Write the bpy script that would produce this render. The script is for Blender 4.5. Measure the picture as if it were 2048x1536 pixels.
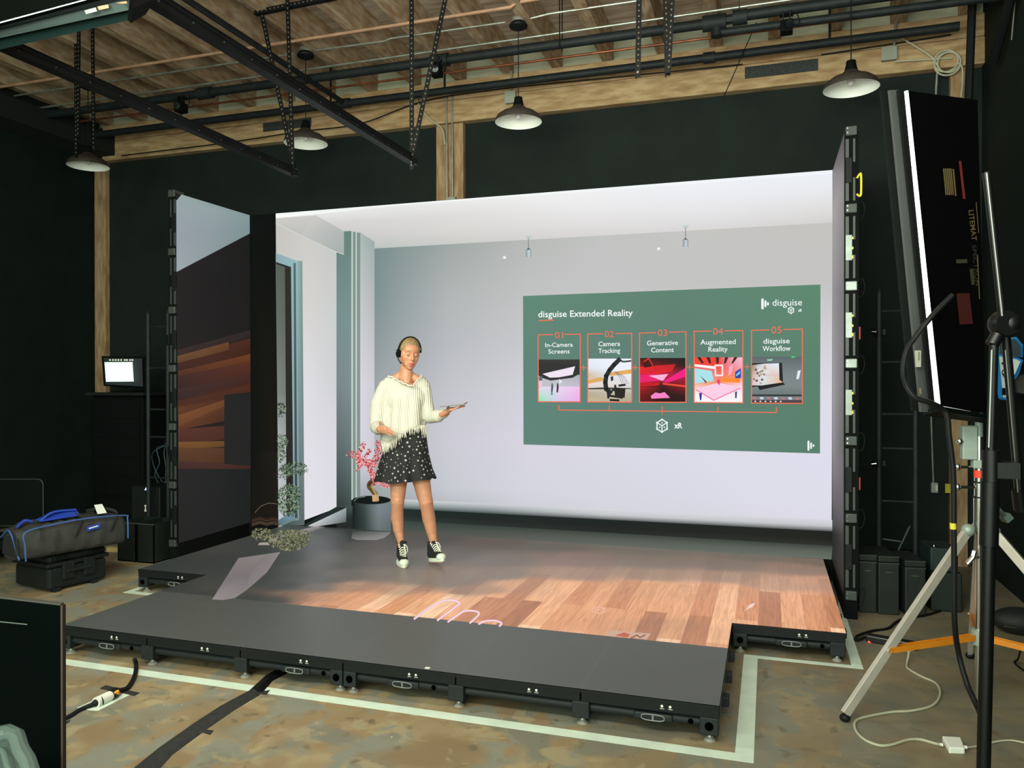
import bpy, bmesh, math, random
import numpy as np
from mathutils import Vector, Matrix
random.seed(7); rng = np.random.default_rng(7)
for o in list(bpy.data.objects): bpy.data.objects.remove(o)
SC = bpy.context.scene; COL = SC.collection
PI = math.pi

# ---------------- camera ----------------
FOC = 1570.76
CAM = Vector((4.516, -6.507, 1.540)); YAW, PIT, ROL = .3154, -.0031, -.001
_f = Vector((-math.sin(YAW)*math.cos(PIT), math.cos(YAW)*math.cos(PIT), math.sin(PIT)))
_r = Vector((math.cos(YAW), math.sin(YAW), 0)); _u = _r.cross(_f)
_r, _u = math.cos(ROL)*_r + math.sin(ROL)*_u, -math.sin(ROL)*_r + math.cos(ROL)*_u
cd = bpy.data.cameras.new('camera'); cam = bpy.data.objects.new('camera', cd); COL.objects.link(cam)
cam.matrix_world = Matrix(((_r.x, _u.x, -_f.x, CAM.x), (_r.y, _u.y, -_f.y, CAM.y), (_r.z, _u.z, -_f.z, CAM.z), (0, 0, 0, 1)))
cd.sensor_width = 36; cd.lens = FOC*36/2048; cd.clip_start = .05; SC.camera = cam
def ray(px, py): return _f + _r*((px-1024)/FOC) - _u*((py-768)/FOC)
def onp(px, py, ax, v):          # where the sight line through a photo point meets a real plane x/y/z = v
    d = ray(px, py); return CAM + d*((v-CAM[ax])/d[ax])
def dep(px, py, z): return CAM + ray(px, py)*z

# ---------------- colour, world, exposure, lights ----------------
def lin(c):
    c = c/255; return c/12.92 if c <= .04045 else ((c+.055)/1.055)**2.4
def S(r, g, b): return (lin(r), lin(g), lin(b))
SC.view_settings.view_transform = 'Standard'; SC.view_settings.look = 'None'
SC.view_settings.exposure = 0; SC.view_settings.gamma = 1; SC.view_settings.use_curve_mapping = False
W = bpy.data.worlds.new('world'); SC.world = W; W.use_nodes = True
wb = W.node_tree.nodes['Background']; wb.inputs[0].default_value = (.55, .68, .55, 1); wb.inputs[1].default_value = .35
def area(name, loc, aim, sx, sy, power, col=(1, 1, 1), spread=PI):
    l = bpy.data.lights.new(name, 'AREA'); l.shape = 'RECTANGLE'; l.size = sx; l.size_y = sy; l.energy = power; l.color = col; l.spread = spread
    o = bpy.data.objects.new(name, l); COL.objects.link(o); o.location = loc
    o.rotation_euler = (Vector(aim)-Vector(loc)).to_track_quat('-Z', 'Y').to_euler(); return o
area('front_fill', (3.2, -9.2, 2.3), (2.2, 0, 2.3), 7, 3.6, 430, (.86, 1, .84))  # added frontal fill for camera-facing surfaces; no doorway stands there
area('ceiling_fill', (3.4, -5.6, 2.6), (3.0, -.6, 4.8), 3.5, .8, 190, (1, .97, .86))  # added fill to brighten ceiling and back beam, no actual fitting
area('overhead_fill', (2.6, -6.6, 4.4), (2.2, -2.0, 0), 5.5, 1.6, 120, (.95, 1, .82))  # added unseen fill that lifts the floor, not a real lamp
area('softlight_glow_stage_left', (1.2, -3.35, 2.85), (1.7, -1.4, .4), 1.1, .3, 45, (1, 1, .86))

# ---------------- materials ----------------
MATS = {}
def mat(name, rgb, rough=.6, metal=0., var=.12, scale=6., bump=0., emit=0., spec=.5, rgb2=None, alpha=1., stretch=None, trans=0.):
    if name in MATS: return MATS[name]
    m = bpy.data.materials.new(name); m.use_nodes = True; nt = m.node_tree; b = nt.nodes['Principled BSDF']
    c = S(*rgb); c2 = S(*rgb2) if rgb2 else tuple(x*(1-var) for x in c)
    tc = nt.nodes.new('ShaderNodeTexCoord'); mp = nt.nodes.new('ShaderNodeMapping'); nz = nt.nodes.new('ShaderNodeTexNoise')
    if stretch: mp.inputs['Scale'].default_value = stretch
    nz.inputs['Scale'].default_value = scale; nz.inputs['Detail'].default_value = 6
    nt.links.new(tc.outputs['Object'], mp.inputs[0]); nt.links.new(mp.outputs[0], nz.inputs['Vector'])
    mx = nt.nodes.new('ShaderNodeMix'); mx.data_type = 'RGBA'; mx.inputs[6].default_value = (*c, 1); mx.inputs[7].default_value = (*c2, 1)
    rp = nt.nodes.new('ShaderNodeValToRGB'); rp.color_ramp.elements[0].position = .35; rp.color_ramp.elements[1].position = .65
    nt.links.new(nz.outputs['Fac'], rp.inputs[0]); nt.links.new(rp.outputs[0], mx.inputs[0]); nt.links.new(mx.outputs[2], b.inputs['Base Color'])
    b.inputs['Roughness'].default_value = rough; b.inputs['Metallic'].default_value = metal; b.inputs['Specular IOR Level'].default_value = spec
    if emit: b.inputs['Emission Color'].default_value = (*c, 1); b.inputs['Emission Strength'].default_value = emit
    if trans: b.inputs['Transmission Weight'].default_value = trans
    if alpha < 1: b.inputs['Alpha'].default_value = alpha
    if bump:
        bp = nt.nodes.new('ShaderNodeBump'); bp.inputs['Strength'].default_value = bump; bp.inputs['Distance'].default_value = .01
        nt.links.new(nz.outputs['Fac'], bp.inputs['Height']); nt.links.new(bp.outputs[0], b.inputs['Normal'])
    MATS[name] = m; return m
BLK = mat('black_metal', (18, 22, 22), .55, .0, scale=20, spec=.2)
MATTE = mat('matte_black', (9, 13, 12), .85, scale=15, spec=.12)
PIPE = mat('dark_iron', (28, 36, 38), .6, .0, scale=9, var=.4, spec=.3)
RAIL = mat('rail_black', (14, 18, 20), .5, .0, var=.4, spec=.25)
CHR = mat('chrome', (205, 208, 200), .18, 1., scale=12)
GALV = mat('galvanised', (165, 172, 160), .4, .6, scale=14, var=.3)
SILV = mat('silver_plate', (150, 165, 155), .5, .3, scale=14, var=.2)
COPP = mat('copper', (150, 92, 62), .45, .5, scale=8, var=.5)
PINK = mat('pink_painted_pipe', (190, 150, 120), .6, 0, scale=8, var=.3)
WHT = mat('white_plastic', (222, 226, 214), .45, scale=8, var=.05)
WOOD = mat('rough_fir', (182, 158, 118), .85, 0, scale=4, bump=.5, rgb2=(150, 120, 82), stretch=(1.3, 4, 6))
JOISTM = mat('joist_fir', (184, 166, 138), .85, 0, scale=5, bump=.35, rgb2=(148, 118, 86), stretch=(6, 1.2, 4))
POSTM = mat('post_fir', (172, 146, 110), .85, 0, scale=4, bump=.5, rgb2=(138, 108, 76), stretch=(6, 6, 1.2))
RUB = mat('black_rubber', (14, 16, 15), .6, scale=18, spec=.25)
ORNG = mat('orange_enamel', (206, 126, 22), .45, scale=8, var=.15)
YEL = mat('yellow_plastic', (212, 200, 60), .45, scale=9, var=.1)
REDM = mat('red_label', (150, 34, 26), .6, scale=30, var=.3)
TAPEW = mat('white_tape', (205, 222, 205), .6, scale=9, var=.12)
TAPEB = mat('black_gaffer_tape', (38, 40, 38), .65, scale=30, var=.3, bump=.3)

# ---------------- mesh builder ----------------
class MB:
    def __init__(s): s.v = []; s.f = []; s.m = []; s.k = 0
    def add(s, vs, fs):
        n = len(s.v); s.v += [tuple(x) for x in vs]; s.f += [tuple(i+n for i in q) for q in fs]; s.m += [s.k]*len(fs); return s
    def hexa(s, P): return s.add(P, [(3, 2, 1, 0), (4, 5, 6, 7), (0, 1, 5, 4), (1, 2, 6, 5), (2, 3, 7, 6), (3, 0, 4, 7)])
    def box(s, a, b):
        x0, y0, z0 = a; x1, y1, z1 = b
        x0, x1 = min(x0, x1), max(x0, x1); y0, y1 = min(y0, y1), max(y0, y1); z0, z1 = min(z0, z1), max(z0, z1)
        return s.hexa([(x0, y0, z0), (x1, y0, z0), (x1, y1, z0), (x0, y1, z0), (x0, y0, z1), (x1, y0, z1), (x1, y1, z1), (x0, y1, z1)])
    def bar(s, p, q, w, h, up=(0, 0, 1)):
        p, q = Vector(p), Vector(q); d = (q-p).normalized(); a = d.cross(Vector(up))
        if a.length < 1e-3: a = d.cross(Vector((0, 1, 0)))
        a.normalize(); c = a.cross(d); a = a*w/2; c = c*h/2
        return s.hexa([p-a-c, p+a-c, q+a-c, q-a-c, p-a+c, p+a+c, q+a+c, q-a+c])
    def tube(s, pts, r, n=8, r2=None, cap=True, flat=1.):
        pts = [Vector(p) for p in pts]; N = len(pts); rs = [r+(0 if r2 is None else (r2-r)*i/(N-1)) for i in range(N)] if not isinstance(r, list) else r
        vs = []; a = None
        for i, p in enumerate(pts):
            d = (pts[min(i+1, N-1)]-pts[max(i-1, 0)]).normalized()
            if a is None:
                a = d.cross(Vector((0, 0, 1)))
                if a.length < .05: a = d.cross(Vector((0, 1, 0)))
            a = (a - d*a.dot(d)).normalized(); b = d.cross(a)
            for k in range(n): t = 2*PI*k/n; vs.append(p+a*math.cos(t)*rs[i]+b*math.sin(t)*rs[i]*flat)
        fs = [(i*n+k, i*n+(k+1) % n, (i+1)*n+(k+1) % n, (i+1)*n+k) for i in range(N-1) for k in range(n)]
        if cap: fs += [tuple(range(n))[::-1], tuple((N-1)*n+k for k in range(n))]
        return s.add(vs, fs)
    def lathe(s, prof, c=(0, 0, 0), n=32, axis=None):
        vs = []; M = Matrix.Identity(3) if axis is None else Vector((0, 0, 1)).rotation_difference(Vector(axis)).to_matrix()
        for r, z in prof:
            for k in range(n): t = 2*PI*k/n; vs.append(Vector(c)+M@Vector((r*math.cos(t), r*math.sin(t), z)))
        return s.add(vs, [(i*n+k, i*n+(k+1) % n, (i+1)*n+(k+1) % n, (i+1)*n+k) for i in range(len(prof)-1) for k in range(n)])
    def ell(s, c, r, M=None, n=20, m=12):
        c = Vector(c); M = M or Matrix.Identity(3); vs = [c+M@Vector((0, 0, -r[2]))]
        for i in range(1, m):
            a = PI*i/m-PI/2
            for k in range(n): t = 2*PI*k/n; vs.append(c+M@Vector((r[0]*math.cos(a)*math.cos(t), r[1]*math.cos(a)*math.sin(t), r[2]*math.sin(a))))
        vs.append(c+M@Vector((0, 0, r[2]))); L = len(vs)-1
        fs = [(0, 1+(k+1) % n, 1+k) for k in range(n)]+[(1+i*n+k, 1+i*n+(k+1) % n, 1+(i+1)*n+(k+1) % n, 1+(i+1)*n+k) for i in range(m-2) for k in range(n)]
        fs += [(L, 1+(m-2)*n+k, 1+(m-2)*n+(k+1) % n) for k in range(n)]
        return s.add(vs, fs)
    def cap(s, p, q, r1, r2=None, n=14):      # tapered capsule
        p, q = Vector(p), Vector(q); r2 = r1 if r2 is None else r2; d = q-p; L = d.length
        if L < 1e-6: return s.ell(p, (r1,)*3)
        pr = [(r1*math.cos(a), r1*math.sin(a)) for a in [-PI/2+.01, -1.1, -.65, -.2]]+[(r2*math.cos(a), L+r2*math.sin(a)) for a in [.2, .65, 1.1, PI/2-.01]]
        n0 = len(s.v); s.lathe(pr, p, n, d/L)
        return s.add([], []) if False else s._caps(n0, n, len(pr))
    def _caps(s, n0, n, rings):
        s.f += [tuple(n0+k for k in range(n))[::-1], tuple(n0+(rings-1)*n+k for k in range(n))]; s.m += [s.k]*2; return s
    def prism(s, poly, d):
        n = len(poly); d = Vector(d); vs = [Vector(p) for p in poly]+[Vector(p)+d for p in poly]
        return s.add(vs, [tuple(range(n))[::-1], tuple(range(n, 2*n))]+[(i, (i+1) % n, n+(i+1) % n, n+i) for i in range(n)])
    def build(s, name, mats, parent=None, smooth=False, bevel=0., loc=None, fix=True):
        if not isinstance(mats, (list, tuple)): mats = [mats]
        off = Vector(loc) if loc is not None else Vector((0, 0, 0))
        me = bpy.data.meshes.new(name); me.from_pydata([tuple(Vector(v)-off) for v in s.v], [], s.f)
        for m in mats: me.materials.append(m)
        me.polygons.foreach_set('material_index', s.m)
        if fix:
            bm = bmesh.new(); bm.from_mesh(me); bmesh.ops.recalc_face_normals(bm, faces=bm.faces); bm.to_mesh(me); bm.free()
        if smooth is True: me.polygons.foreach_set('use_smooth', [True]*len(me.polygons))
        o = bpy.data.objects.new(name, me); COL.objects.link(o)
        if smooth == 'auto':
            me.polygons.foreach_set('use_smooth', [True]*len(me.polygons)); me.set_sharp_from_angle(angle=math.radians(35))
        if bevel: b = o.modifiers.new('bevel', 'BEVEL'); b.width = bevel; b.segments = 2; b.limit_method = 'ANGLE'
        if parent is not None:
            o.parent = parent
            if loc is None and parent.location.length > 0:
                o.matrix_parent_inverse = Matrix.Translation(-parent.location)
            elif loc is not None: o.location = off-parent.location
        elif loc is not None: o.location = off
        return o
def tag(o, label, cat, group=None, kind=None):
    o['label'] = label; o['category'] = cat
    if group: o['group'] = group
    if kind: o['kind'] = kind
    return o
def struct(o): o['kind'] = 'structure'; return o
def thing(name, label, cat, loc=(0, 0, 0), group=None):
    o = bpy.data.objects.new(name, None); COL.objects.link(o); o.location = loc; o.empty_display_size = .1
    return tag(o, label, cat, group)
def base(o): return Vector(o.location)
def spline(pts, n=8):
    P = [Vector(p) for p in pts]; P = [P[0]*2-P[1]]+P+[P[-1]*2-P[-2]]; out = []
    for i in range(1, len(P)-2):
        for k in range(n):
            t = k/n; a, b, c, d = P[i-1:i+3]
            out.append(.5*((2*b)+(c-a)*t+(2*a-5*b+4*c-d)*t*t+(3*b-a-3*c+d)*t**3))
    return out+[P[-2]]
def fontmesh(txt, bold=0.):
    cu = bpy.data.curves.new('t', 'FONT'); cu.body = txt; cu.offset = bold; cu.resolution_u = 3; ob = bpy.data.objects.new('t', cu); COL.objects.link(ob)
    me = bpy.data.meshes.new_from_object(ob.evaluated_get(bpy.context.evaluated_depsgraph_get()))
    vs = [tuple(v.co) for v in me.vertices]; fs = [tuple(p.vertices) for p in me.polygons]
    bpy.data.objects.remove(ob); bpy.data.meshes.remove(me); return vs, fs
# ================= the room =================
FZ = .167                                    # top of the LED stage above the concrete
YB = .9; XL, XR = -3.12, 6.2; YF = -9.6; ZC = 4.84
def concrete():
    m = bpy.data.materials.new('stained_concrete'); m.use_nodes = True; nt = m.node_tree; b = nt.nodes['Principled BSDF']; N = nt.nodes.new; L = nt.links.new
    tc = N('ShaderNodeTexCoord')
    def noise(sc, det=6, dist=0., seed=0., st=(1, 1, 1)):
        mp = N('ShaderNodeMapping'); mp.inputs['Location'].default_value = (seed, seed*2, 0); mp.inputs['Scale'].default_value = st; n = N('ShaderNodeTexNoise'); n.inputs['Scale'].default_value = sc
        n.inputs['Detail'].default_value = det; n.inputs['Distortion'].default_value = dist; L(tc.outputs['Object'], mp.inputs[0]); L(mp.outputs[0], n.inputs['Vector']); return n.outputs['Fac']
    def ramp(src, p0, p1):
        r = N('ShaderNodeValToRGB'); r.color_ramp.elements[0].position = p0; r.color_ramp.elements[1].position = p1; L(src, r.inputs[0]); return r.outputs[0]
    def mix(fac, a, c):
        x = N('ShaderNodeMix'); x.data_type = 'RGBA'; L(fac, x.inputs[0])
        for i, v in ((6, a), (7, c)):
            if isinstance(v, tuple): x.inputs[i].default_value = (*S(*v), 1)
            else: L(v, x.inputs[i])
        return x.outputs[2]
    c = mix(ramp(noise(1.6, 8, .4), .35, .65), (148, 130, 98), (132, 112, 82))
    c = mix(ramp(noise(5, 9, .5, 3), .5, .68), c, (158, 144, 110))
    c = mix(ramp(noise(4.2, 12, .3, 9, (1.1, .8, 1)), .49, .55), c, (126, 126, 112))
    c = mix(ramp(noise(1.6, 10, .4, 21), .55, .66), c, (126, 108, 78))
    c = mix(ramp(noise(2.1, 12, .3, 31), .56, .62), c, (116, 114, 98))
    c = mix(ramp(noise(11, 9, .4, 5), .6, .7), c, (104, 94, 72))
    c = mix(ramp(noise(6, 12, .5, 17), .58, .64), c, (148, 136, 106))
    c = mix(ramp(noise(38, 3, 0, 2), .735, .75), c, (205, 200, 180))
    # large scale: weaker light right of the stage, painted in as cooler grey
    sx = N('ShaderNodeSeparateXYZ'); L(tc.outputs['Object'], sx.inputs[0]); mr = N('ShaderNodeMapRange'); mr.inputs[1].default_value = 3.6; mr.inputs[2].default_value = 5.4
    L(sx.outputs[0], mr.inputs[0]); ml = N('ShaderNodeMath'); ml.operation = 'MULTIPLY'; ml.inputs[1].default_value = .75; L(mr.outputs[0], ml.inputs[0])
    g = mix(ramp(noise(3, 8, .6, 13), .45, .6), (112, 104, 82), (94, 92, 80))
    c = mix(ml.outputs[0], c, g)
    L(c, b.inputs['Base Color']); b.inputs['Roughness'].default_value = .62
    bp = N('ShaderNodeBump'); bp.inputs['Strength'].default_value = .25; bp.inputs['Distance'].default_value = .01; L(noise(9, 8), bp.inputs['Height']); L(bp.outputs[0], b.inputs['Normal'])
    return m
struct(MB().box((XL-.2, YF, -.15), (XR+.2, YB+.2, 0)).build('floor', concrete()))
WALLM = mat('black_painted_wall', (9, 26, 22), .85, 0, scale=3, var=.35, spec=.25)
WALLB = mat('black_painted_back_wall', (26, 36, 33), .85, 0, scale=3, var=.25, spec=.25)
struct(MB().box((XL-.2, YB, 0), (XR+.2, YB+.15, 5.1)).build('wall_back', WALLB))
struct(MB().box((XL-.2, YF, 0), (XL, YB, 5.1)).build('wall_left', WALLM))
struct(MB().box((XR, YF, 0), (XR+.2, YB, 5.1)).build('wall_right', WALLM))
deck = MB().box((XL, YF, ZC), (XR, YB, ZC+.12))
struct(deck.build('ceiling', mat('ceiling_boards', (200, 186, 170), .9, 0, scale=4, rgb2=(158, 140, 120), bump=.2, stretch=(.7, 5, 1))))
# blocking between the joist ends (pale painted boards)
PALE = mat('pale_painted_board', (178, 180, 156), .85, 0, scale=5, var=.18, stretch=(1, 1, 4))
struct(MB().box((XL, YB-.035, 4.56), (XR, YB-.001, ZC)).build('trim_1', PALE))
# timber beam along the back wall, two boards high, and its patches
bm_ = MB().box((-2.95, YB-.09, 4.37), (XR, YB-.001, 4.56)).box((-2.95, YB-.1, 4.14), (XR, YB-.001, 4.362))
struct(bm_.build('trim_2', WOOD, bevel=.006))
LEDG = mat('black_painted_header', (8, 20, 17), .85, var=.3)
struct(MB().box((XL, -7.5, 4.19), (-2.75, YB-.11, 4.42)).build('trim_3', LEDG))
struct(MB().box((XL, -7.5, 4.42), (-2.98, YB-.11, 4.60)).build('trim_4', LEDG))
for nm, x0, x1, zb in (('timber_post', 1.317, 1.612, .0), ('timber_post', -3.09, -2.93, 0.), ('timber_post', 5.955, 6.085, 0.)):
    o = MB().box((x0, YB-.075, zb), (x1, YB-.002, 4.135)).build(nm, POSTM, bevel=.006)
    tag(o, {1.317: 'bare timber post in the middle of the black back wall, behind the screen top', -3.09: 'bare timber post in the far left corner behind the lit monitor', 5.955: 'bare timber post at the right end of the back wall under the coiled cable'}[x0], 'post')
for k in range(-11, 8):
    xr = 2.63+.497*k
    if xr > 6.15 or xr < XL+.15: continue
    w = .10+.012*math.sin(k*2.3)
    o = MB().box((xr-w, YF+.1, 4.565+.008*math.sin(k*1.7)), (xr, YB-.036, ZC-.001)).build('ceiling_joist', JOISTM, bevel=.006)
    tag(o, 'rough timber ceiling joist running front to back between pale boards', 'joist', 'timber ceiling joists')
for x0, x1, z0, z1, yy, lb in ((4.318, 4.925, 4.235, 4.335, .1, 'black perforated grille strip on the timber beam left of the right pendant lamp'), (-.712, -.115, 4.262, 4.352, .1, 'dark strip on the timber beam behind the second pendant lamp from the left')):
    g = MB().box((x0, YB-yy-.012, z0), (x1, YB-yy, z1)).build('grille_plate', mat('speckled_black_plate', (52, 58, 58), .7, scale=120, rgb2=(20, 24, 24)))
    tag(g, lb, 'grille')

# ================= pipes, conduits, cables under the ceiling =================
def pipe(name, pts, r, m, label, cat='pipe', group=None, n=10):
    return tag(MB().tube(pts, r, n).build(name, m, smooth='auto'), label, cat, group)
t = thing('sprinkler_pipe', 'thick black iron pipe crossing the ceiling above the pendant lamps', 'pipe', (2, -.1, 4.38))
MB().tube([(XL, -.1, 4.375), (4.18, -.1, 4.375)], .04, 12).tube([(4.34, -.1, 4.40), (XR, -.1, 4.40)], .042, 12).build('pipe_run', PIPE, t, 'auto')
MB().tube([(4.02, -.1, 4.375), (4.2, -.1, 4.375)], .062, 14).build('coupling', PIPE, t, 'auto'); MB().tube([(4.25, -.1, 4.39), (4.36, -.1, 4.39)], .06, 14).build('coupling', PIPE, t, 'auto'); MB().tube([(4.13, -.1, 4.375), (4.13, -.1, 4.26)], .045, 12).build('elbow', PIPE, t, 'auto'); MB().tube([(4.19, -.1, 4.385), (4.27, -.1, 4.385)], .04).build('nipple', PIPE, t, 'auto')
MB().tube([(4.13, -.1, 4.29), (4.5, -.1, 4.29), (XR, -.1, 4.28)], .03, 12).build('branch_run', PIPE, t, 'auto')
for x in (-.82, 1.68): MB().tube([(x, -.1, 4.375), (x+.16, -.1, 4.375)], .058, 14).build('coupling', PIPE, t, 'auto')
MB().bar((4.3, -.1, 4.43), (4.3, -.1, 4.84), .025, .004, (1, 0, 0)).build('pipe_hanger', BLK, t)
for dy in (-.045, .045): MB().tube([(2.86, -.1+dy, 4.33), (2.86, -.1+dy, 4.84)], .005, 6).build('hanger_rod', BLK, t)
t = thing('gas_pipe', 'black iron pipe running along the top of the timber beam', 'pipe', (2, .5, 4.34))
MB().tube([(-2.74, .5, 4.34), (5.95, .5, 4.345)], .036, 12).build('pipe_run', PIPE, t, 'auto')
for x in (3.98, .42): MB().tube([(x, .5, 4.343), (x+.1, .5, 4.343)], .048, 12).build('coupling', PIPE, t, 'auto')
for x in (.3, 1.55, 5.0): MB().bar((x, .5, 4.36), (x, .5, 4.84), .02, .005).build('pipe_hanger', BLK, t)
pipe('cross_pipe', [(.46, .45, 4.345), (.46, -3.2, 4.345)], .026, PIPE, 'thin black pipe running from the back pipe toward the camera, right of the second lamp')
pipe('copper_pipe', [(-2.97, .3, 4.43), (XR, .3, 4.43)], .011, COPP, 'thin copper pipe crossing the ceiling between the two black pipes')
pipe('pink_pipe', [(-2.97, -.5, 4.55), (2.55, -.5, 4.55), (2.6, -.5, 4.58), (XR, -.5, 4.6)], .014, PINK, 'pink painted pipe, highest of the pipes under the joists')
pipe('conduit', [(-2.97, -.07, 4.475), (XR, -.07, 4.485)], .010, GALV, 'bright galvanised conduit just above the thick black pipe')
LAMPX = [(-1.99, -.31), (.51, -.28), (2.53, -.24), (5.10, -.18)]
t = thing('lamp_conduit', 'galvanised conduit linking the round boxes of the pendant lamps', 'conduit', (2, -.27, 4.55))
pts = [(-2.97, -.31, 4.53), (.40, -.28, 4.545)]; MB().tube(pts, .009, 8).tube([(.62, -.28, 4.545), (1.3, -.26, 4.545), (1.36, -.26, 4.56), (2.42, -.25, 4.555)], .009, 8).tube([(2.64, -.24, 4.56), (2.8, -.24, 4.575), (XR, -.2, 4.58)], .009, 8).build('conduit_run', GALV, t, 'auto')
pipe('black_cable', spline([(-2.6, .74, 4.16), (-1.2, .74, 4.17), (-.2, .74, 4.20), (.5, .74, 4.21), (1.2, .74, 4.36), (2.0, .74, 4.39), (3.1, .74, 4.37), (4.3, .74, 4.345)]), .006, RUB, 'thin black cable sagging along the timber beam from the left corner', 'cable')
pipe('thin_cable', [(4.95, .78, 4.36), (5.95, .78, 4.395)], .006, RUB, 'thin black cable pinned along the beam right of the grille strip', 'cable')
pipe('tie_wire', [onp(1513, 45, 1, .45), onp(1447, 195, 1, .45)], .004, RUB, 'black wire slanting down across the beam left of the grille strip', 'wire')
# conduits down the middle post
t = thing('conduit_pair', 'two grey conduits running down the middle timber post', 'conduit', (1.46, .8, 4.1))
for px in (893, 904):
    p0 = onp(px, 193, 1, .79); p1 = onp(px+1, 396, 1, .79)
    MB().tube([p0, p1], .009, 8).build('conduit_run', GALV, t, 'auto')
q = onp(902, 398, 1, .79); MB().box(q-Vector((.05, .02, .04)), q+Vector((.05, .03, .02))).build('junction_box', GALV, t, bevel=.004)
pipe('flexible_conduit', spline([onp(832, 195, 1, .77), onp(842, 218, 1, .77), onp(862, 240, 1, .77), onp(884, 258, 1, .77), onp(890, 290, 1, .78)]), .009, mat('cream_cable', (176, 176, 150), .6), 'pale cable bending down beside the two conduits on the middle post', 'cable')
def jbox(x, z0, z1, w, label):
    t = thing('junction_box', label, 'electrical box', (x, .77, z0))
    MB().box((x-w, .75, z0), (x+w, .797, z1)).build('box_body', mat('grey_box', (128, 134, 118), .6), t, bevel=.004)
    MB().box((x-w-.006, .743, z0-.004), (x+w+.006, .75, z1+.004)).build('cover_plate', mat('grey_cover', (148, 154, 138), .6), t, bevel=.003); return t
jbox(2.13, 4.25, 4.36, .05, 'grey junction box on the beam behind the third pendant lamp')
pipe('box_conduit', [(2.13, .77, 4.37), (2.14, .77, 4.56)], .01, GALV, 'short conduit rising from the junction box behind the third lamp', 'conduit')
jbox(5.48, 4.24, 4.345, .055, 'grey junction box on the beam between right lamp and coiled cable')
pipe('box_conduit', [(5.52, .77, 4.35), (5.54, .77, 4.6), (5.6, .77, 4.84)], .011, GALV, 'grey conduit rising from the junction box at the right of the beam', 'conduit')
CREAM = mat('cream_cable', (176, 176, 150), .6)
ct = thing('coiled_cable', 'white cable coiled in a loop at the right end of the timber beam', 'cable', (5.9, .78, 4.2))
cc = onp(1895, 125, 1, .76)
for k, (rr, dx) in enumerate(((.095, 0), (.083, .01), (.088, -.012))):
    MB().tube([cc+Vector((dx+rr*1.02*math.cos(a), -.004*k, .01*k-.01+rr*math.sin(a))) for a in [2*PI*i/28 for i in range(29)]], .007, 8).build('loop', CREAM, ct, 'auto')
MB().tube(spline([onp(1795, 72, 1, .76), onp(1830, 92, 1, .76), onp(1862, 113, 1, .76), onp(1874, 130, 1, .76)]), .007).tube(spline([onp(1790, 123, 1, .76), onp(1840, 120, 1, .76), onp(1870, 118, 1, .76), onp(1905, 116, 1, .76)]), .006).tube(spline([onp(1914, 125, 1, .76), onp(1924, 134, 1, .76), onp(1925, 165, 1, .76), onp(1922, 195, 1, .76)]), .007).build('tail', CREAM, ct, 'auto')
pipe('steel_conduit', [onp(1875, 133, 1, .78), onp(1872, 182, 1, .78), onp(1871, 300, 1, .78)], .009, GALV, 'bright thin conduit going down the wall below the coiled cable', 'conduit')

# ---- pendant lamps ----
SHADEO = mat('dark_bronze_enamel', (58, 52, 46), .55, scale=14); SHADEI = mat('white_enamel', (240, 248, 238), .35, var=.04)
def lamp(x, y, label, tall=True):
    t = thing('pendant_lamp', label, 'lamp', (x, y, 3.71), 'enamel pendant lamps above the stage'); c = (x, y, 3.71)
    sh_ = MB().lathe([(.196, .0), (.193, .022), (.178, .05), (.14, .078), (.09, .098), (.062, .118), (.05, .13)], c, 40).build('lamp_shade', SHADEO, t, True, fix=False)
    MB().lathe([(.196, .0), (.19, .02), (.174, .046), (.137, .073), (.088, .093), (.058, .112), (.0, .114)], c, 40).build('shade_lining', SHADEI, sh_, True, fix=False)
    so_ = MB().lathe([(.05, .125), (.046, .135), (.036, .18), (.033, .205), (.012, .21), (.0, .212)], c, 20).build('socket', MATTE, t, True)
    MB().tube([(x, y, 3.91), (x, y, 4.50)], .004, 8).build('cord', RUB, t)
    MB().lathe([(.0, .77), (.02, .765), (.075, .79), (.078, .805), (.06, .83)], c, 24).build('canopy', BLK, t, 'auto')
    MB().lathe([(.05, .825), (.06, .83), (.06, .865), (.0, .866)], c, 20).build('ceiling_box', GALV, t, 'auto')
    MB().ell((x, y, 3.765), (.028, .028, .036)).lathe([(.016, .08), (.016, .12)], c, 12).build('bulb', mat('bulb_glass', (205, 200, 205), .15), so_, True)
for (x, y), l in zip(LAMPX, ('leftmost pendant lamp, over the lit monitor, with dark shade and white inside', 'second pendant lamp from the left, partly behind a perforated hanger', 'third pendant lamp from the left, hanging over the middle of the screen', 'rightmost pendant lamp, nearest and largest looking, above the right screen wing')): lamp(x, y, l)

# ---- small tracking cameras clamped to the pipe ----
def clampcam(px, py, label):
    p = onp(px, py, 1, -.16); t = thing('tracking_camera', label, 'camera', p)
    z = p.z
    MB().box((p.x-.045, p.y-.05, z-.045), (p.x+.045, p.y+.05, z+.045)).build('camera_body', MATTE, t, bevel=.006)
    MB().lathe([(.03, 0), (.03, .03), (.0, .032)], (p.x+.01, p.y-.05, z), 16, (.3, -1, -.2)).build('lens', mat('lens_glass', (20, 26, 30), .1), t)
    MB().box((p.x-.03, p.y-.02, z+.045), (p.x-.02, p.y+.02, z+.12)).box((p.x+.02, p.y-.02, z+.045), (p.x+.03, p.y+.02, z+.12)).box((p.x-.05, p.y-.02, z+.1), (p.x+.05, p.y+.05, 4.335)).build('clamp', BLK, t, bevel=.004)
    MB().tube(spline([(p.x+.045, p.y, z), (p.x+.09, p.y, z+.02), (p.x+.08, p.y+.03, z+.1), (p.x+.05, p.y+.06, z+.14)]), .004, 6).build('cable', RUB, t)
clampcam(362, 216, 'small black camera clamped under the thick pipe at the left')
clampcam(873, 143, 'small black camera clamped under the thick pipe beside a perforated hanger')
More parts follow.
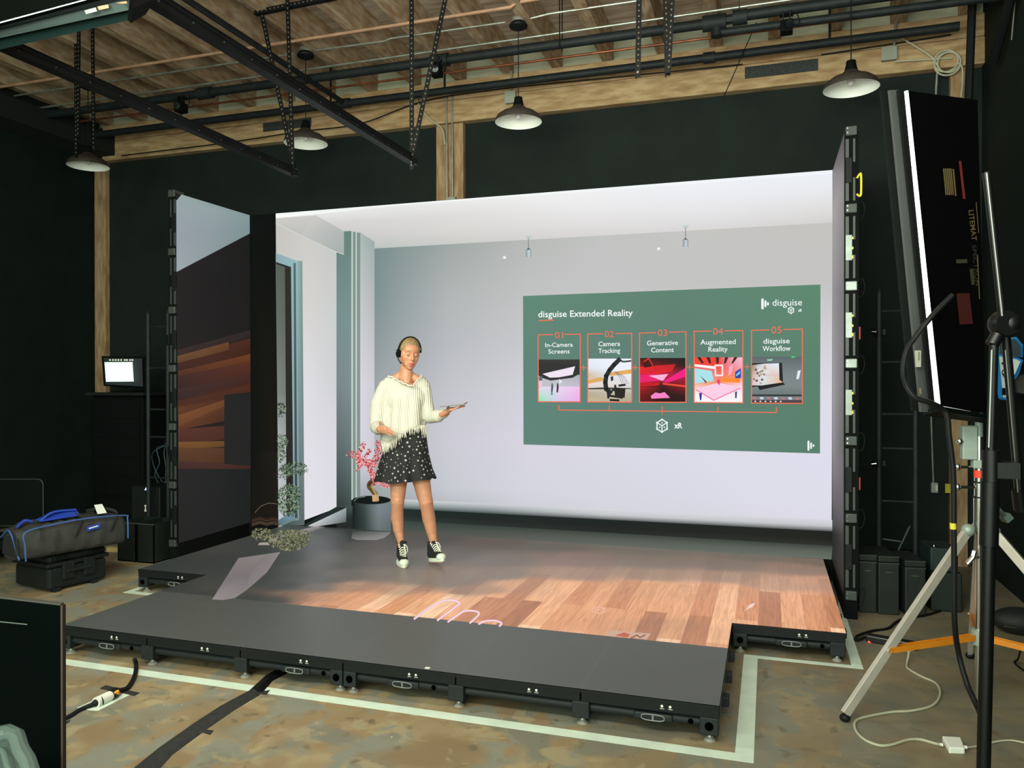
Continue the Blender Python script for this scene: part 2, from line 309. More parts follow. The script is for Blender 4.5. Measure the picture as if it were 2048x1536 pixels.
clampcam(1573, 55, 'small black camera clamped under the thick pipe left of the right lamp')

# ---- black rails and perforated hangers ----
def rail(x, y0, y1, z, label):
    t = thing('lighting_rail', label, 'rail', (x, y0, z))
    MB().box((x-.022, y1, z-.03), (x+.022, y0, z+.0)).box((x-.03, y1, z), (x+.03, y0, z+.006)).box((x-.03, y1, z-.036), (x+.03, y0, z-.03)).build('lower_channel', RAIL, t)
    MB().box((x-.016, y1, z+.008), (x+.016, y0-.03, z+.026)).box((x-.022, y1, z+.026), (x+.022, y0-.03, z+.03)).build('upper_channel', RAIL, t)
    m = MB()
    yy = y0-.05
    while yy > y1: m.lathe([(.004, -.0), (.004, .004), (0, .005)], (x+.022, yy, z-.015), 8, (1, 0, 0)); yy -= .22
    m.build('bolt', mat('dull_bolt', (70, 74, 76), .5, .3), t)['kind'] = 'stuff'
rail(.90, -1.04, -3.62, 3.225, 'black two-tier lighting rail, the left one, ending below the second lamp')
rail(1.935, -1.0, -3.72, 3.235, 'black two-tier lighting rail, the right one, ending above the screen top')
HOLE = mat('bright_hole', (120, 110, 92), .8, spec=.1)
def angle(name_parent, p, q, w=.036, holes=True):
    p, q = Vector(p), Vector(q); d = (q-p); L = d.length; d.normalize()
    fl = Vector((0, -1, 0)); a = d.cross(fl).normalized()
    m = MB(); m.bar(p, q, w, .004, (0, -1, 0)); m.bar(p+a*w/2+Vector((0, w/2, 0)), q+a*w/2+Vector((0, w/2, 0)), .004, w, (0, -1, 0))
    if holes:
        m.k = 1; n = int(L/.038)
        for i in range(1, n):
            c = p+d*(L*i/n)+Vector((0, -.0032, 0)); s_ = .0046
            m.add([c+a*s_+d*s_*1.25, c-a*s_+d*s_*1.25, c-a*s_-d*s_*1.25, c+a*s_-d*s_*1.25], [(0, 1, 2, 3)])
    return m.build('perforated_strip', [RAIL, HOLE], name_parent)
def hanger(label, segs, loc):
    t = thing('perforated_hanger', label, 'hanger', loc)
    for p, q in segs: angle(t, p, q)
    e = Vector(segs[0][1]); MB().tube([e+Vector((0, -.012, .03)), e+Vector((0, .012, .03))], .009, 6).build('bolt', CHR, t)
Y = -1.04
hanger('V-shaped perforated steel hanger holding the left rail end', [((.586, Y, 4.56), (.905, Y-.006, 3.22)), ((.865, Y-.05, 4.60), (.915, Y-.05, 3.17)), ((.53, Y-.02, 4.555), (1.30, Y-.02, 4.575))], (.9, Y, 3.2))
hanger('V-shaped perforated steel hanger holding the right rail end', [((1.93, Y, 4.62), (1.93, Y, 3.16)), ((2.27, Y-.05, 4.56), (1.95, Y-.05, 3.22))], (1.93, Y, 3.2))
hanger('single perforated strip hanging free, left of the narrow V pair', [((3.675, Y, 4.84), (3.655, Y, 3.655))], (3.66, Y, 3.65))
hanger('narrow V pair of perforated strips hanging free above the screen', [((3.83, Y, 4.84), (3.86, Y, 3.64)), ((3.93, Y-.05, 4.84), (3.87, Y-.05, 3.64))], (3.86, Y, 3.64))
hanger('group of perforated strips hanging at the far left below the softlight', [((-1.17, Y, 4.84), (-1.16, Y, 3.58)), ((-1.27, Y-.05, 4.84), (-1.285, Y-.05, 3.7)), ((-1.36, Y, 4.84), (-1.36, Y, 3.55))], (-1.2, Y, 3.6))
# ================= emissive screens (vertex coloured pictures on the LED faces) =================
def screen_mat(name, rough=.5, basec=(.003, .003, .003), strength=1.):
    m = bpy.data.materials.new(name); m.use_nodes = True; nt = m.node_tree; b = nt.nodes['Principled BSDF']
    a = nt.nodes.new('ShaderNodeVertexColor'); a.layer_name = 'picture'
    nt.links.new(a.outputs['Color'], b.inputs['Emission Color']); b.inputs['Emission Strength'].default_value = strength
    b.inputs['Base Color'].default_value = (*basec, 1); b.inputs['Roughness'].default_value = rough; b.inputs['Specular IOR Level'].default_value = .04
    return m
class Scr:
    """picture on a flat screen face; coordinates are photo pixels carried onto the face's real plane"""
    def __init__(s, ax, v, nrm): s.ax = ax; s.val = v; s.n = nrm; s.v = []; s.c = []; s.f = []
    def P(s, x, y, l): return onp(x, y, s.ax, s.val+s.n*l*.0004)
    def poly(s, pts, col, l=5):
        n = len(s.v); cs = [col]*len(pts) if not isinstance(col, list) else col
        for (x, y), c in zip(pts, cs): s.v.append(s.P(x, y, l)); s.c.append(S(*c))
        s.f.append(tuple(range(n, n+len(pts)))); return s
    def grid(s, q, cols, l=1, nu=24, nv=18):
        TL, TR, BR, BL = [np.array(p, float) for p in q]; A = np.array([[S(*c) for c in row] for row in cols]); R, K = A.shape[:2]; n = len(s.v)
        for j in range(nv+1):
            for i in range(nu+1):
                a, b = i/nu, j/nv; p = (TL*(1-a)+TR*a)*(1-b)+(BL*(1-a)+BR*a)*b
                u = a*(K-1); w = b*(R-1); i0 = min(int(u), K-2) if K > 1 else 0; j0 = min(int(w), R-2) if R > 1 else 0; fu = u-i0 if K > 1 else 0; fw = w-j0 if R > 1 else 0
                i1 = min(i0+1, K-1); j1 = min(j0+1, R-1)
                s.v.append(s.P(p[0], p[1], l)); s.c.append(tuple((A[j0, i0]*(1-fu)+A[j0, i1]*fu)*(1-fw)+(A[j1, i0]*(1-fu)+A[j1, i1]*fu)*fw))
        for j in range(nv):
            for i in range(nu): k = n+j*(nu+1)+i; s.f.append((k, k+nu+1, k+nu+2, k+1))
        return s
    def line(s, p, q, w, col, l=8, col2=None):
        p, q = np.array(p, float), np.array(q, float); d = (q-p)/max(np.hypot(*(q-p)), 1e-6); e = np.array([-d[1], d[0]])*w/2
        return s.poly([p+e, q+e, q-e, p-e], [col, col2 or col, col2 or col, col], l)
    def path(s, pts, w, col, l=8):
        for a, b in zip(pts, pts[1:]):
            a, b = np.array(a, float), np.array(b, float); d = (b-a)/max(np.hypot(*(b-a)), 1e-6)*w*.3; s.line(a-d, b+d, w, col, l)
        return s
    def disc(s, c, rx, ry, col, l=8, n=14, wob=0.):
        return s.poly([(c[0]+rx*math.cos(2*PI*k/n)*(1+wob*random.uniform(-1, 1)), c[1]+ry*math.sin(2*PI*k/n)*(1+wob*random.uniform(-1, 1))) for k in range(n)], col, l)
    def text(s, t, x, y, cap, col, slope=-.016, center=False, l=10, bold=0., wide=1., width=None):
        vs, fs = fontmesh(t, bold); k = cap/.70; xs = [v[0] for v in vs]; w = max(xs)-min(xs); kx = width/w if width else k*wide
        x0 = x-(w*kx/2 if center else 0)-min(xs)*kx; n = len(s.v)
        for v in vs: X = x0+v[0]*kx; s.v.append(s.P(X, y-v[1]*k+(X-x)*slope, l)); s.c.append(S(*col))
        s.f += [tuple(i+n for i in q) for q in fs]; return s
    def build(s, name, m, parent):
        me = bpy.data.meshes.new(name); me.from_pydata([tuple(v) for v in s.v], [], s.f); me.materials.append(m)
        ca = me.color_attributes.new('picture', 'FLOAT_COLOR', 'POINT')
        ca.data.foreach_set('color', np.array([(c[0], c[1], c[2], 1.) for c in s.c], 'f').ravel())
        o = bpy.data.objects.new(name, me); COL.objects.link(o); o.parent = parent
        if parent.location.length > 0: o.matrix_parent_inverse = Matrix.Translation(-parent.location)
        return o
SM = screen_mat('led_picture')

# ---- back LED wall ----
WX0, WX1, WZ0, WZ1 = -.30, 4.98, FZ, 3.167
lw = thing('led_wall', 'large bright back LED wall showing a white virtual room and a green slide', 'screen', (2.4, 0, 0))
MB().box((WX0, .002, WZ0), (WX1, .07, WZ1)).build('cabinet_face', MATTE, lw)
fr = MB()
for k in range(12):
    x = WX0+.02+k*(WX1-WX0-.04)/11; fr.box((x-.02, .07, .02), (x+.02, .12, WZ1-.02))
for k in range(7): z = .2+k*.49; fr.box((WX0+.02, .075, z-.015), (WX1-.02, .115, z+.015))
fr.build('support_frame', BLK, lw)
MB().box((WX0, .0, .0), (WX1, .1, WZ0-.002)).build('plinth', MATTE, lw)
s = Scr(1, 0., -1.)
K = (5, 11, 9)
s.poly([(503, 431), (551.5, 427), (557, 1051), (503, 1047.5)], [K, (3, 6, 5), (26, 22, 16), (10, 14, 12)], 1)
s.poly([(503, 900), (557, 905), (557, 1050), (503, 1047)], [(12, 14, 12), (30, 27, 22), (28, 24, 18), (22, 20, 15)], 2)
for k in range(5):
    y = 1036+k*3.2; s.path([(504, y+3), (520, y-2), (533, y+2), (546, y-1), (558, y+2)], 1.8, random.choice([(74, 58, 44), (52, 40, 30), (90, 74, 58)]), 4)
s.path([(510, 1025), (522, 1012), (538, 1006), (556, 1008)], 1.2, (110, 98, 80), 4)
# left wall of the virtual room
s.grid([(551.5, 436), (673, 490), (673, 1016), (557, 1060)], [[(196, 194, 188), (205, 203, 198), (198, 200, 198)], [(204, 202, 197), (213, 211, 208), (203, 206, 206)], [(212, 210, 210), (222, 220, 224), (206, 208, 210)], [(216, 216, 220), (225, 223, 231), (218, 217, 226)], [(205, 208, 206), (226, 224, 232), (222, 221, 230)]], 2, 14, 30)
# rear wall
s.grid([(749, 497), (1665, 445), (1663, 1119), (749, 1064)],
 [[(118, 140, 138), (158, 166, 164), (182, 184, 182), (192, 193, 192), (195, 195, 193), (196, 194, 192), (196, 194, 191)],
  [(124, 144, 146), (176, 180, 180), (190, 191, 191), (194, 195, 195), (193, 193, 192), (192, 191, 190), (194, 193, 192)],
  [(140, 152, 155), (184, 187, 190), (198, 198, 202), (202, 202, 205), (204, 204, 208), (205, 205, 210), (208, 207, 212)],
  [(156, 164, 168), (196, 197, 204), (209, 208, 216), (213, 212, 221), (215, 214, 224), (218, 217, 228), (220, 219, 231)],
  [(172, 178, 182), (205, 204, 214), (214, 212, 224), (217, 216, 228), (219, 218, 232), (221, 220, 234), (222, 221, 236)],
  [(160, 168, 168), (200, 202, 210), (212, 212, 222), (214, 214, 225), (216, 216, 228), (220, 219, 232), (222, 221, 234)],
  [(120, 130, 128), (150, 156, 158), (190, 192, 198), (206, 207, 212), (206, 207, 212), (210, 210, 218), (214, 213, 224)]], 2, 48, 30)
# skirting shadow bands at its foot
s.grid([(749, 996), (1665, 1040), (1665, 1064), (749, 1016)], [[(205, 208, 212)]*2+[(216, 215, 224)]*3, [(150, 160, 160)]*2+[(196, 198, 200)]*3, [(40, 54, 52)]*2+[(40, 48, 46)]*3], 3, 20, 8)
s.grid([(749, 1015), (1665, 1063), (1665, 1094), (749, 1038)], [[(30, 42, 40), (22, 32, 31), (27, 30, 28)], [(36, 44, 42), (26, 30, 29), (30, 31, 27)], [(48, 58, 54), (34, 38, 36), (46, 48, 44)]], 4, 12, 6)
s.grid([(749, 1038), (1665, 1092), (1663, 1119), (749, 1064)], [[(54, 66, 62), (58, 66, 61), (60, 66, 60)], [(66, 74, 70), (86, 92, 84), (92, 100, 90)], [(84, 82, 78), (98, 104, 96), (104, 112, 102)]], 5, 12, 6)
# ceiling of the virtual room
s.grid([(551.5, 427), (1665, 340), (1665, 446), (749, 497.5)], [[(236, 238, 236), (232, 233, 232), (240, 240, 240), (238, 240, 244), (236, 240, 246)], [(210, 208, 206), (220, 218, 216), (234, 233, 234), (234, 235, 240), (232, 234, 238)], [(202, 202, 200), (218, 215, 213), (226, 224, 224), (228, 227, 229), (224, 223, 223)], [(188, 196, 192), (206, 205, 203), (214, 212, 211), (216, 214, 214), (210, 208, 206)]], 1, 48, 16)
s.poly([(551.5, 427), (1665, 340), (1665, 347), (800, 411), (551.5, 437)], [(246, 250, 246), (240, 244, 248), (240, 244, 248), (238, 240, 240), (250, 252, 248)], 3)
# soffit, column
s.grid([(551.5, 436.5), (632, 430.7), (688, 508.8), (551.8, 447)], [[(206, 203, 198), (204, 202, 198)], [(198, 198, 194), (168, 174, 172)]], 4, 8, 8)
s.poly([(632, 430.6), (688, 462.5), (688, 508.8), (673, 505), (600, 470)], [(204, 201, 198), (176, 182, 180), (166, 176, 174), (168, 176, 174), (196, 196, 194)], 5)
s.path([(552, 447), (672.8, 504.5), (687.5, 508.6)], 1.6, (212, 216, 208), 6)
s.grid([(673, 507), (703, 509), (703, 1040), (673, 1016)], [[(104, 134, 128), (112, 136, 130)], [(118, 142, 144), (124, 146, 146)], [(120, 134, 140), (128, 142, 146)], [(92, 106, 106), (100, 116, 114)], [(44, 56, 54), (50, 62, 60)]], 4, 4, 20)
s.grid([(688, 462.5), (703, 462), (703, 512), (688, 512)], [[(104, 132, 122)]*2, [(108, 134, 126)]*2], 6, 2, 3)
for x0, x1, c, y0 in ((703, 705.4, (206, 218, 210), 463), (705.4, 711.4, (126, 146, 140), 463.5), (711.4, 713.6, (200, 214, 206), 464), (713.6, 720.5, (128, 144, 140), 465)):
    s.grid([(x0, y0), (x1, y0+.2), (x1, 1000), (x0, 1000)], [[c]*2, [tuple(min(255, int(v*1.06)) for v in c)]*2, [tuple(int(v*.98) for v in c)]*2], 7, 1, 6)
s.grid([(720.5, 465), (749, 483), (749, 1064), (720.5, 1060)], [[(168, 184, 178), (156, 172, 170)], [(198, 200, 202), (184, 186, 188)], [(216, 214, 222), (206, 204, 212)], [(214, 213, 222), (204, 203, 212)], [(96, 110, 110), (100, 112, 112)]], 7, 4, 20)
# skirting at left
s.grid([(673, 1012), (760, 1012), (760, 1064), (673, 1058)], [[(60, 74, 72), (84, 96, 94)], [(34, 42, 40), (40, 46, 44)], [(32, 37, 36), (38, 42, 40)]], 8, 4, 4)
s.poly([(607, 1050), (674, 1013), (692.5, 1015), (617, 1052)], (34, 44, 42), 9)
s.poly([(614, 1052.5), (692.5, 1015.5), (692.5, 1044), (614, 1056)], [(206, 206, 208), (150, 166, 170), (82, 92, 92), (196, 194, 196)], 10)
# window at the left
s.poly([(551.5, 506), (594, 521.5), (604.5, 521.5), (609, 1050), (557, 1052)], [(150, 178, 178), (148, 180, 182), (124, 152, 142), (92, 104, 102), (60, 80, 84)], 6)
s.poly([(552, 507), (594, 522), (598, 1040), (557, 1046)], [(140, 172, 176), (150, 186, 190), (134, 158, 164), (60, 84, 92)], 7)
s.poly([(587, 526), (591.5, 526), (595, 1036), (590, 1036)], [(78, 104, 110), (84, 110, 116), (56, 72, 78), (44, 60, 66)], 8)
s.poly([(552, 524), (582, 534), (587, 1035), (557, 1045)], [(44, 42, 38), (46, 46, 40), (40, 36, 34), (30, 30, 28)], 8)
s.grid([(552.2, 528), (570, 534), (573, 1040), (557, 1045)], [[(88, 98, 88), (84, 94, 84)], [(104, 112, 102), (100, 106, 98)], [(128, 132, 130), (120, 124, 120)], [(186, 190, 192), (170, 174, 178)], [(196, 202, 208), (184, 190, 196)]], 9, 3, 16)
s.poly([(557, 1040), (585, 1022), (586, 1035), (558, 1052)], [(92, 122, 136), (120, 160, 176), (110, 146, 160), (84, 110, 120)], 10)
s.line((557, 1052), (600, 1034), 3.5, (112, 132, 130), 10)
# clipped bonsai seen through the window
G = [(38, 58, 44), (62, 88, 64), (92, 112, 84), (128, 146, 116), (28, 42, 34), (150, 164, 136), (74, 100, 78)]
def leaves(sc, cx, cy, rx, ry, n, cols, lay=11, xmin=0, size=3.6):
    for _ in range(n):
        a = random.uniform(0, 2*PI); r = math.sqrt(random.random()); x, y = cx+rx*r*math.cos(a), cy+ry*r*math.sin(a)
        if x < xmin: continue
        th = random.uniform(0, PI); L = size*random.uniform(.6, 1.3); w = L*.36; dx, dy = math.cos(th), math.sin(th)
        sc.poly([(x-dx*L, y-dy*L), (x-dy*w, y+dx*w), (x+dx*L, y+dy*L), (x+dy*w, y-dx*w)], random.choice(cols), lay+random.random()*3)
for a in ((560, 820, 13, 14, 90), (562, 882, 14, 14, 120), (560, 905, 12, 20, 130), (588, 938, 28, 14, 330), (566, 945, 14, 16, 110), (577, 1000, 24, 33, 620), (585, 985, 16, 18, 150)):
    leaves(s, *a, G, xmin=556, size=2.6)
s.line((575, 955), (590, 945), 2, (52, 44, 36), 12); s.line((576, 1030), (580, 960), 3, (40, 34, 30), 10)
# planter with pink blossom tree
s.grid([(705, 1000), (782, 998), (782, 1064), (705, 1062)], [[(16, 24, 24), (62, 80, 78), (120, 134, 138), (104, 124, 126)], [(14, 20, 20), (58, 72, 70), (122, 130, 138), (112, 124, 130)], [(18, 24, 24), (52, 66, 64), (112, 122, 124), (100, 112, 114)], [(20, 26, 26), (50, 64, 60), (108, 114, 114), (90, 100, 100)]], 11, 16, 10)
s.disc((743, 1000), 38.5, 8.5, (12, 20, 19), 12, 28); s.path([(708, 1002), (716, 995), (730, 993.6)], 1.5, (110, 126, 122), 13)
s.path([(v.x, v.y) for v in spline([(751, 1001, 0), (751, 990, 0), (745, 981, 0), (739, 973, 0), (741, 966, 0), (750, 963, 0)], 5)], 10, (96, 78, 48), 14); s.path([(v.x, v.y) for v in spline([(753, 1001, 0), (753, 990, 0), (748, 981, 0), (743, 973, 0)], 5)], 4, (150, 128, 74), 14.5)
s.path([(754, 1001), (753, 991), (748, 981), (744, 973)], 4, (176, 150, 96), 15); s.poly([(744, 990), (757, 989), (758, 1002), (745, 1003)], (208, 166, 124), 15); s.path([(737, 970), (742, 965)], 4, (60, 52, 36), 16)
PK = [(226, 118, 124), (240, 150, 150), (206, 84, 96), (248, 182, 178), (170, 60, 72), (110, 44, 54), (232, 134, 138)]
def bloss(pts, rad, n):
    for _ in range(n):
        t = random.random()*(len(pts)-1); i = int(t); a = np.array(pts[i]); b = np.array(pts[min(i+1, len(pts)-1)]); p = a+(b-a)*(t-i); r = rad*math.sqrt(random.random()); th = random.uniform(0, 2*PI)
        s.disc((p[0]+r*math.cos(th), p[1]+r*math.sin(th)), 1.55, 1.55, random.choice(PK), 16+random.random()*3, 5)
bloss([(700, 908), (715, 912), (728, 925)], 8, 120); bloss([(728, 885), (722, 900), (716, 915), (720, 930), (716, 938)], 6, 110); bloss([(742, 898), (732, 912)], 4, 40); bloss([(720, 922), (735, 928), (748, 926), (756, 915), (758, 895), (757, 885)], 9, 260)
bloss([(735, 935), (745, 945), (748, 955), (762, 967), (776, 972)], 6, 150); bloss([(740, 935), (744, 950), (748, 968)], 5, 70)
# virtual lamps and glints
for x, y0, y1 in ((1057, 470, 498), (1371, 450, 478)):
    s.poly([(x-7.5, y0), (x+7.5, y0-.5), (x+3, y0+7), (x-3, y0+7)], [(206, 214, 216)]*2+[(176, 190, 192)]*2, 6); s.line((x, y0+6), (x, y1), 1.4, (120, 134, 134), 6)
    s.poly([(x, y1-3), (x+5, y1+2), (x-5, y1+2)], (82, 100, 98), 7); s.grid([(x-5.5, y1+1), (x+5.5, y1+1), (x+5.5, y1+16), (x-5.5, y1+16)], [[(128, 148, 150), (168, 186, 190), (200, 210, 216), (120, 140, 142)]], 7, 6, 1)
for x, y in ((1009, 515), (1317.5, 497.5)):
    for dx, dy in ((0, 4), (4, 0), (3, 3), (-3, 3)): s.line((x-dx, y-dy), (x+dx, y+dy), .9, (236, 242, 246), 6)
    s.disc((x, y), 2, 2, (255, 255, 255), 7)
# ---- the slide ----
s.grid([(1046, 592), (1641, 569), (1640, 907), (1047, 889)], [[(94, 134, 116), (92, 128, 112), (90, 134, 110)], [(92, 130, 118), (90, 122, 112), (88, 128, 106)], [(94, 132, 120), (92, 126, 114), (86, 126, 106)]], 6, 12, 8)
OR = (238, 112, 84); WT = (244, 250, 250)
s.text('disguise Extended Reality', 1076.5, 634.6, 12.6, WT, -.0165, l=9, bold=.010, width=189); s.line((1077, 641), (1107.5, 640.2), 2.2, OR, 9)
fr5 = [(1076.3, 1160.4, 669.7, 668.2, 803.4, 803.8, 1118, '01', 'In-Camera', 'Screens', 719), (1175.5, 1263.4, 668, 666.5, 804, 804.4, 1218.5, '02', 'Camera', 'Tracking', 717.3), (1279, 1371.8, 666.2, 663.4, 804.4, 804.6, 1325, '03', 'Generative', 'Content', 716),
       (1388.3, 1485.8, 662.8, 660.9, 804.8, 805.6, 1436, '04', 'Augmented', 'Reality', 714.6), (1503, 1604.7, 660.8, 658.2, 806, 806.8, 1553, '05', 'disguise', 'Workflow', 713.4)]
tw = {'In-Camera': 55, 'Screens': 42.5, 'Camera': 43.5, 'Tracking': 43.5, 'Generative': 62, 'Content': 45.5, 'Augmented': 70.5, 'Reality': 38.5, 'disguise': 52.5, 'Workflow': 56}
for i, (x0, x1, ya, yb, yc, yd, cx, no, t1, t2, yi) in enumerate(fr5):
    g = 11.5+i*.6; ym = (ya+yb)/2
    s.line((x0-1, ya), (cx-g, ya+(yb-ya)*(cx-g-x0)/(x1-x0)), 2, OR, 9); s.line((cx+g, ya+(yb-ya)*(cx+g-x0)/(x1-x0)), (x1+1, yb), 2, OR, 9)
    s.text(no, cx, ym+7.2, 12.6+i*.35, OR, -.02, True, 9, 0, width=17+i*.9)
    b1 = 693.8-i*1.75; b2 = 707-i*1.3; s.text(t1, cx, b1, 8.8+i*.35, WT, -.018, True, 9, .007, width=tw[t1]); s.text(t2, cx, b2, 8.8+i*.35, WT, -.018, True, 9, .007, width=tw[t2])
    for a, b in (((x0, ya), (x0, yc)), ((x1, yb), (x1, yd)), ((x0-1, yc), (x1+1, yd))): s.line(a, b, 2.1, OR, 15)
for x, y in ((1167, 735.5), (1270.5, 735), (1379.5, 734), (1494.5, 733.5)): s.line((x-6, y), (x+6, y), 1.5, OR, 9); s.line((x, y-6), (x, y+6), 1.5, OR, 9)
s.path([(1117.5, 811), (1117.5, 820), (1553, 825), (1553, 815)], 1.9, OR, 9)
for x, y0, y1 in ((1218.5, 811, 821.5), (1324.5, 813, 829), (1436, 813.5, 823.5)): s.line((x, y0), (x, y1), 1.7, OR, 9)
def cube(cx, cy, r, w, l=9, col=WT, kx=1., ky=1.):
    V = [(cx+r*.92*kx*math.sin(PI/3*k), cy-r*ky*math.cos(PI/3*k)) for k in range(6)]
    for a, b in zip(V, V[1:]+V[:1]): s_cur.line(a, b, w, col, l)
    for k in (1, 3, 5): s_cur.line((cx, cy), V[k], w*.9, col, l)
    for k in (0, 2, 4): v = V[k]; s_cur.line((cx+(v[0]-cx)*.35, cy+(v[1]-cy)*.35), (cx+(v[0]-cx)*.6, cy+(v[1]-cy)*.6), w*.9, col, l)
    for v in V: s_cur.disc(v, w*.9, w*.9, col, l+.2, 8)
s_cur = s; cube(1324, 851.5, 12.6, 2.2); s.text('xR', 1348.5, 856.5, 11, WT, -.01, l=9, bold=.03, width=16)
cube(1582, 620.5, 6.6, 1.4); s.text('xR', 1596, 623.2, 5.2, WT, -.01, l=9, bold=.03, width=8)
s.text('disguise', 1545, 611.6, 13, WT, -.016, l=9, bold=.002, width=59)
def pill(x0, x1, y0, y1, l=9):
    r = (x1-x0)/2; s.poly([(x0, y0+r), (x0, y1-r), (x0+r*.3, y1-r*.3), ((x0+x1)/2, y1), (x1-r*.3, y1-r*.3), (x1, y1-r), (x1, y0+r), (x1-r*.3, y0+r*.3), ((x0+x1)/2, y0), (x0+r*.3, y0+r*.3)], WT, l)
pill(1522.6, 1527.4, 596.5, 618.8); pill(1529, 1532.8, 600.5, 614.5); pill(1534, 1537.8, 604.4, 611)
pill(1615, 1618.9, 881, 901.5); pill(1620.6, 1623.8, 885, 898); pill(1625, 1628.6, 888.6, 893.8)
# thumbnails
def thumb(i):
    x0, x1, ya, yb, yc, yd, cx, no, t1, t2, yi = fr5[i]; return x0, x1, yi, yc, yd
def tp(i, u, v):
    x0, x1, yi, yc, yd = thumb(i); x = x0+(x1-x0)*u; return (x, yi+(yc+(yd-yc)*u-yi)*v)
def tq(i, pts, col, l=10): s.poly([tp(i, *p) for p in pts], col, l)
def tg(i, a, b, cols, l=10, nu=10, nv=8): s.grid([tp(i, a[0], a[1]), tp(i, b[0], a[1]), tp(i, b[0], b[1]), tp(i, a[0], b[1])], cols, l, nu, nv)
tg(0, (0, 0), (1, .42), [[(52, 52, 50)]*3, [(34, 36, 36)]*3]); tg(0, (0, .36), (1, .66), [[(196, 190, 200), (182, 184, 192), (168, 172, 180)], [(190, 188, 198), (200, 200, 208), (196, 186, 206)]], 11)
tq(0, [(0, .1), (.75, .1), (1, .2), (1, .33), (.82, .43), (.3, .5), (.05, .42), (0, .36)], (44, 46, 46), 12); tq(0, [(.1, .34), (.88, .16), (.82, .36), (.5, .42), (.28, .43)], (240, 228, 244), 13)
tg(0, (0, .64), (1, 1), [[(226, 214, 236), (236, 214, 240), (240, 190, 238)], [(176, 232, 208), (226, 206, 236), (240, 178, 234)], [(130, 232, 178), (214, 200, 236), (236, 170, 236)]], 12)
tq(0, [(.02, .42), (.1, .38), (.1, .6), (.02, .62)], (80, 110, 112), 13); tq(0, [(0, .5), (.1, .5), (.1, .66), (0, .68)], (222, 200, 224), 14); tq(0, [(.5, .46), (.58, .52), (.5, .58)], (228, 232, 240), 13)
for u, v in ((.32, .56), (.45, .56)): tq(0, [(u, v), (u+.025, v), (u+.04, v+.1), (u+.02, v+.22), (u-.015, v+.22), (u-.01, v+.1)], (60, 96, 92) if u < .4 else (50, 52, 54), 14)
tq(0, [(.31, .77), (.345, .77), (.35, .84), (.3, .84)], (60, 170, 120), 15)
tg(1, (0, 0), (1, 1), [[(226, 236, 244), (234, 242, 250), (236, 244, 252)], [(224, 232, 244), (236, 240, 250), (238, 242, 250)], [(206, 180, 132), (216, 222, 232), (236, 238, 244)], [(240, 226, 224), (228, 220, 216), (220, 220, 220)], [(178, 168, 142), (190, 182, 160), (186, 180, 160)], [(196, 184, 150), (186, 176, 146), (176, 168, 140)]], 10, 12, 14)
tq(1, [(0, .5), (.3, .42), (.4, .5), (0, .58)], (222, 172, 96), 12); tq(1, [(.5, .32), (1, .24), (1, .34), (.5, .4)], (228, 170, 92), 12); tq(1, [(0, .68), (.4, .66), (1, .68), (1, .7), (0, .71)], (62, 60, 56), 12)
s.path([tp(1, *q) for q in ((1, .05), (.82, .07), (.7, .04), (.62, .1))], 3.5, (62, 72, 74), 13); s.path([tp(1, *q) for q in ((.72, .02), (.6, .14), (.5, .26), (.42, .4), (.4, .55), (.42, .7), (.52, .78))], 9, (34, 40, 42), 14)
for a in (((.55, .72), (.85, .74)), ((.48, .85), (.8, .9)), ((.45, .72), (.47, .92)), ((.62, .6), (.66, .86)), ((.7, .62), (.86, .6)), ((.5, .95), (.72, .96))): s.line(tp(1, *a[0]), tp(1, *a[1]), 4.2, (26, 28, 28), 15)
tq(1, [(.6, .66), (.86, .68), (.84, .9), (.62, .88)], (34, 34, 32), 16); tq(1, [(.52, .42), (.58, .4), (.58, .5), (.53, .52)], (44, 44, 42), 15)
for k in range(4): s.path([tp(1, .6+.02*k, .3), tp(1, .72+.04*k, .42), tp(1, .78+.05*k, .58)], .8, (120, 120, 118), 14)
tg(2, (0, 0), (1, 1), [[(40, 14, 16), (30, 12, 14), (20, 14, 18)], [(150, 16, 20), (90, 16, 18), (30, 14, 18)], [(200, 14, 50), (210, 16, 60), (150, 12, 70)], [(190, 12, 40), (60, 8, 16), (150, 10, 20)], [(120, 10, 12), (24, 8, 10), (60, 8, 10)], [(90, 8, 10), (30, 8, 10), (30, 8, 10)]], 10, 12, 12)
tq(2, [(0, .2), (.78, .14), (.7, .3), (.4, .36), (0, .36)], [(236, 30, 34), (190, 24, 28), (214, 22, 32), (230, 24, 46), (226, 24, 46)], 11); tq(2, [(0, .38), (.3, .36), (.6, .5), (0, .56)], (234, 22, 110), 12); tq(2, [(.5, .54), (1, .22), (1, .42), (.6, .56)], (240, 20, 130), 12)
tq(2, [(.2, .4), (.62, .36), (.5, .52)], (248, 180, 220), 13); tq(2, [(0, .56), (.45, .55), (.4, .62), (0, .7)], (196, 14, 30), 12); tq(2, [(.06, .1), (.2, .02), (.34, .18), (.1, .22)], (60, 12, 14), 13)
tq(2, [(.24, .86), (.34, .78), (.44, .8), (.54, .77), (.66, .9), (.26, .92)], (248, 130, 200), 13); tq(2, [(.5, .56), (1, .62), (1, .66), (.5, .6)], (238, 70, 50), 13); s.line(tp(2, 0, .66), tp(2, .45, .63), 1.2, (30, 6, 8), 14)
s.path([tp(2, .1, .08), tp(2, .2, .01), tp(2, .3, .2)], 2.2, (226, 40, 36), 14)
tg(3, (0, 0), (1, 1), [[(240, 70, 50), (236, 60, 44), (238, 200, 220)], [(240, 60, 46), (238, 70, 60), (244, 170, 190)], [(150, 220, 236), (244, 120, 100), (250, 140, 60)], [(240, 180, 160), (250, 150, 90), (246, 210, 230)], [(250, 244, 250), (250, 220, 236), (248, 240, 250)], [(250, 248, 250)]*3], 10, 12, 12)
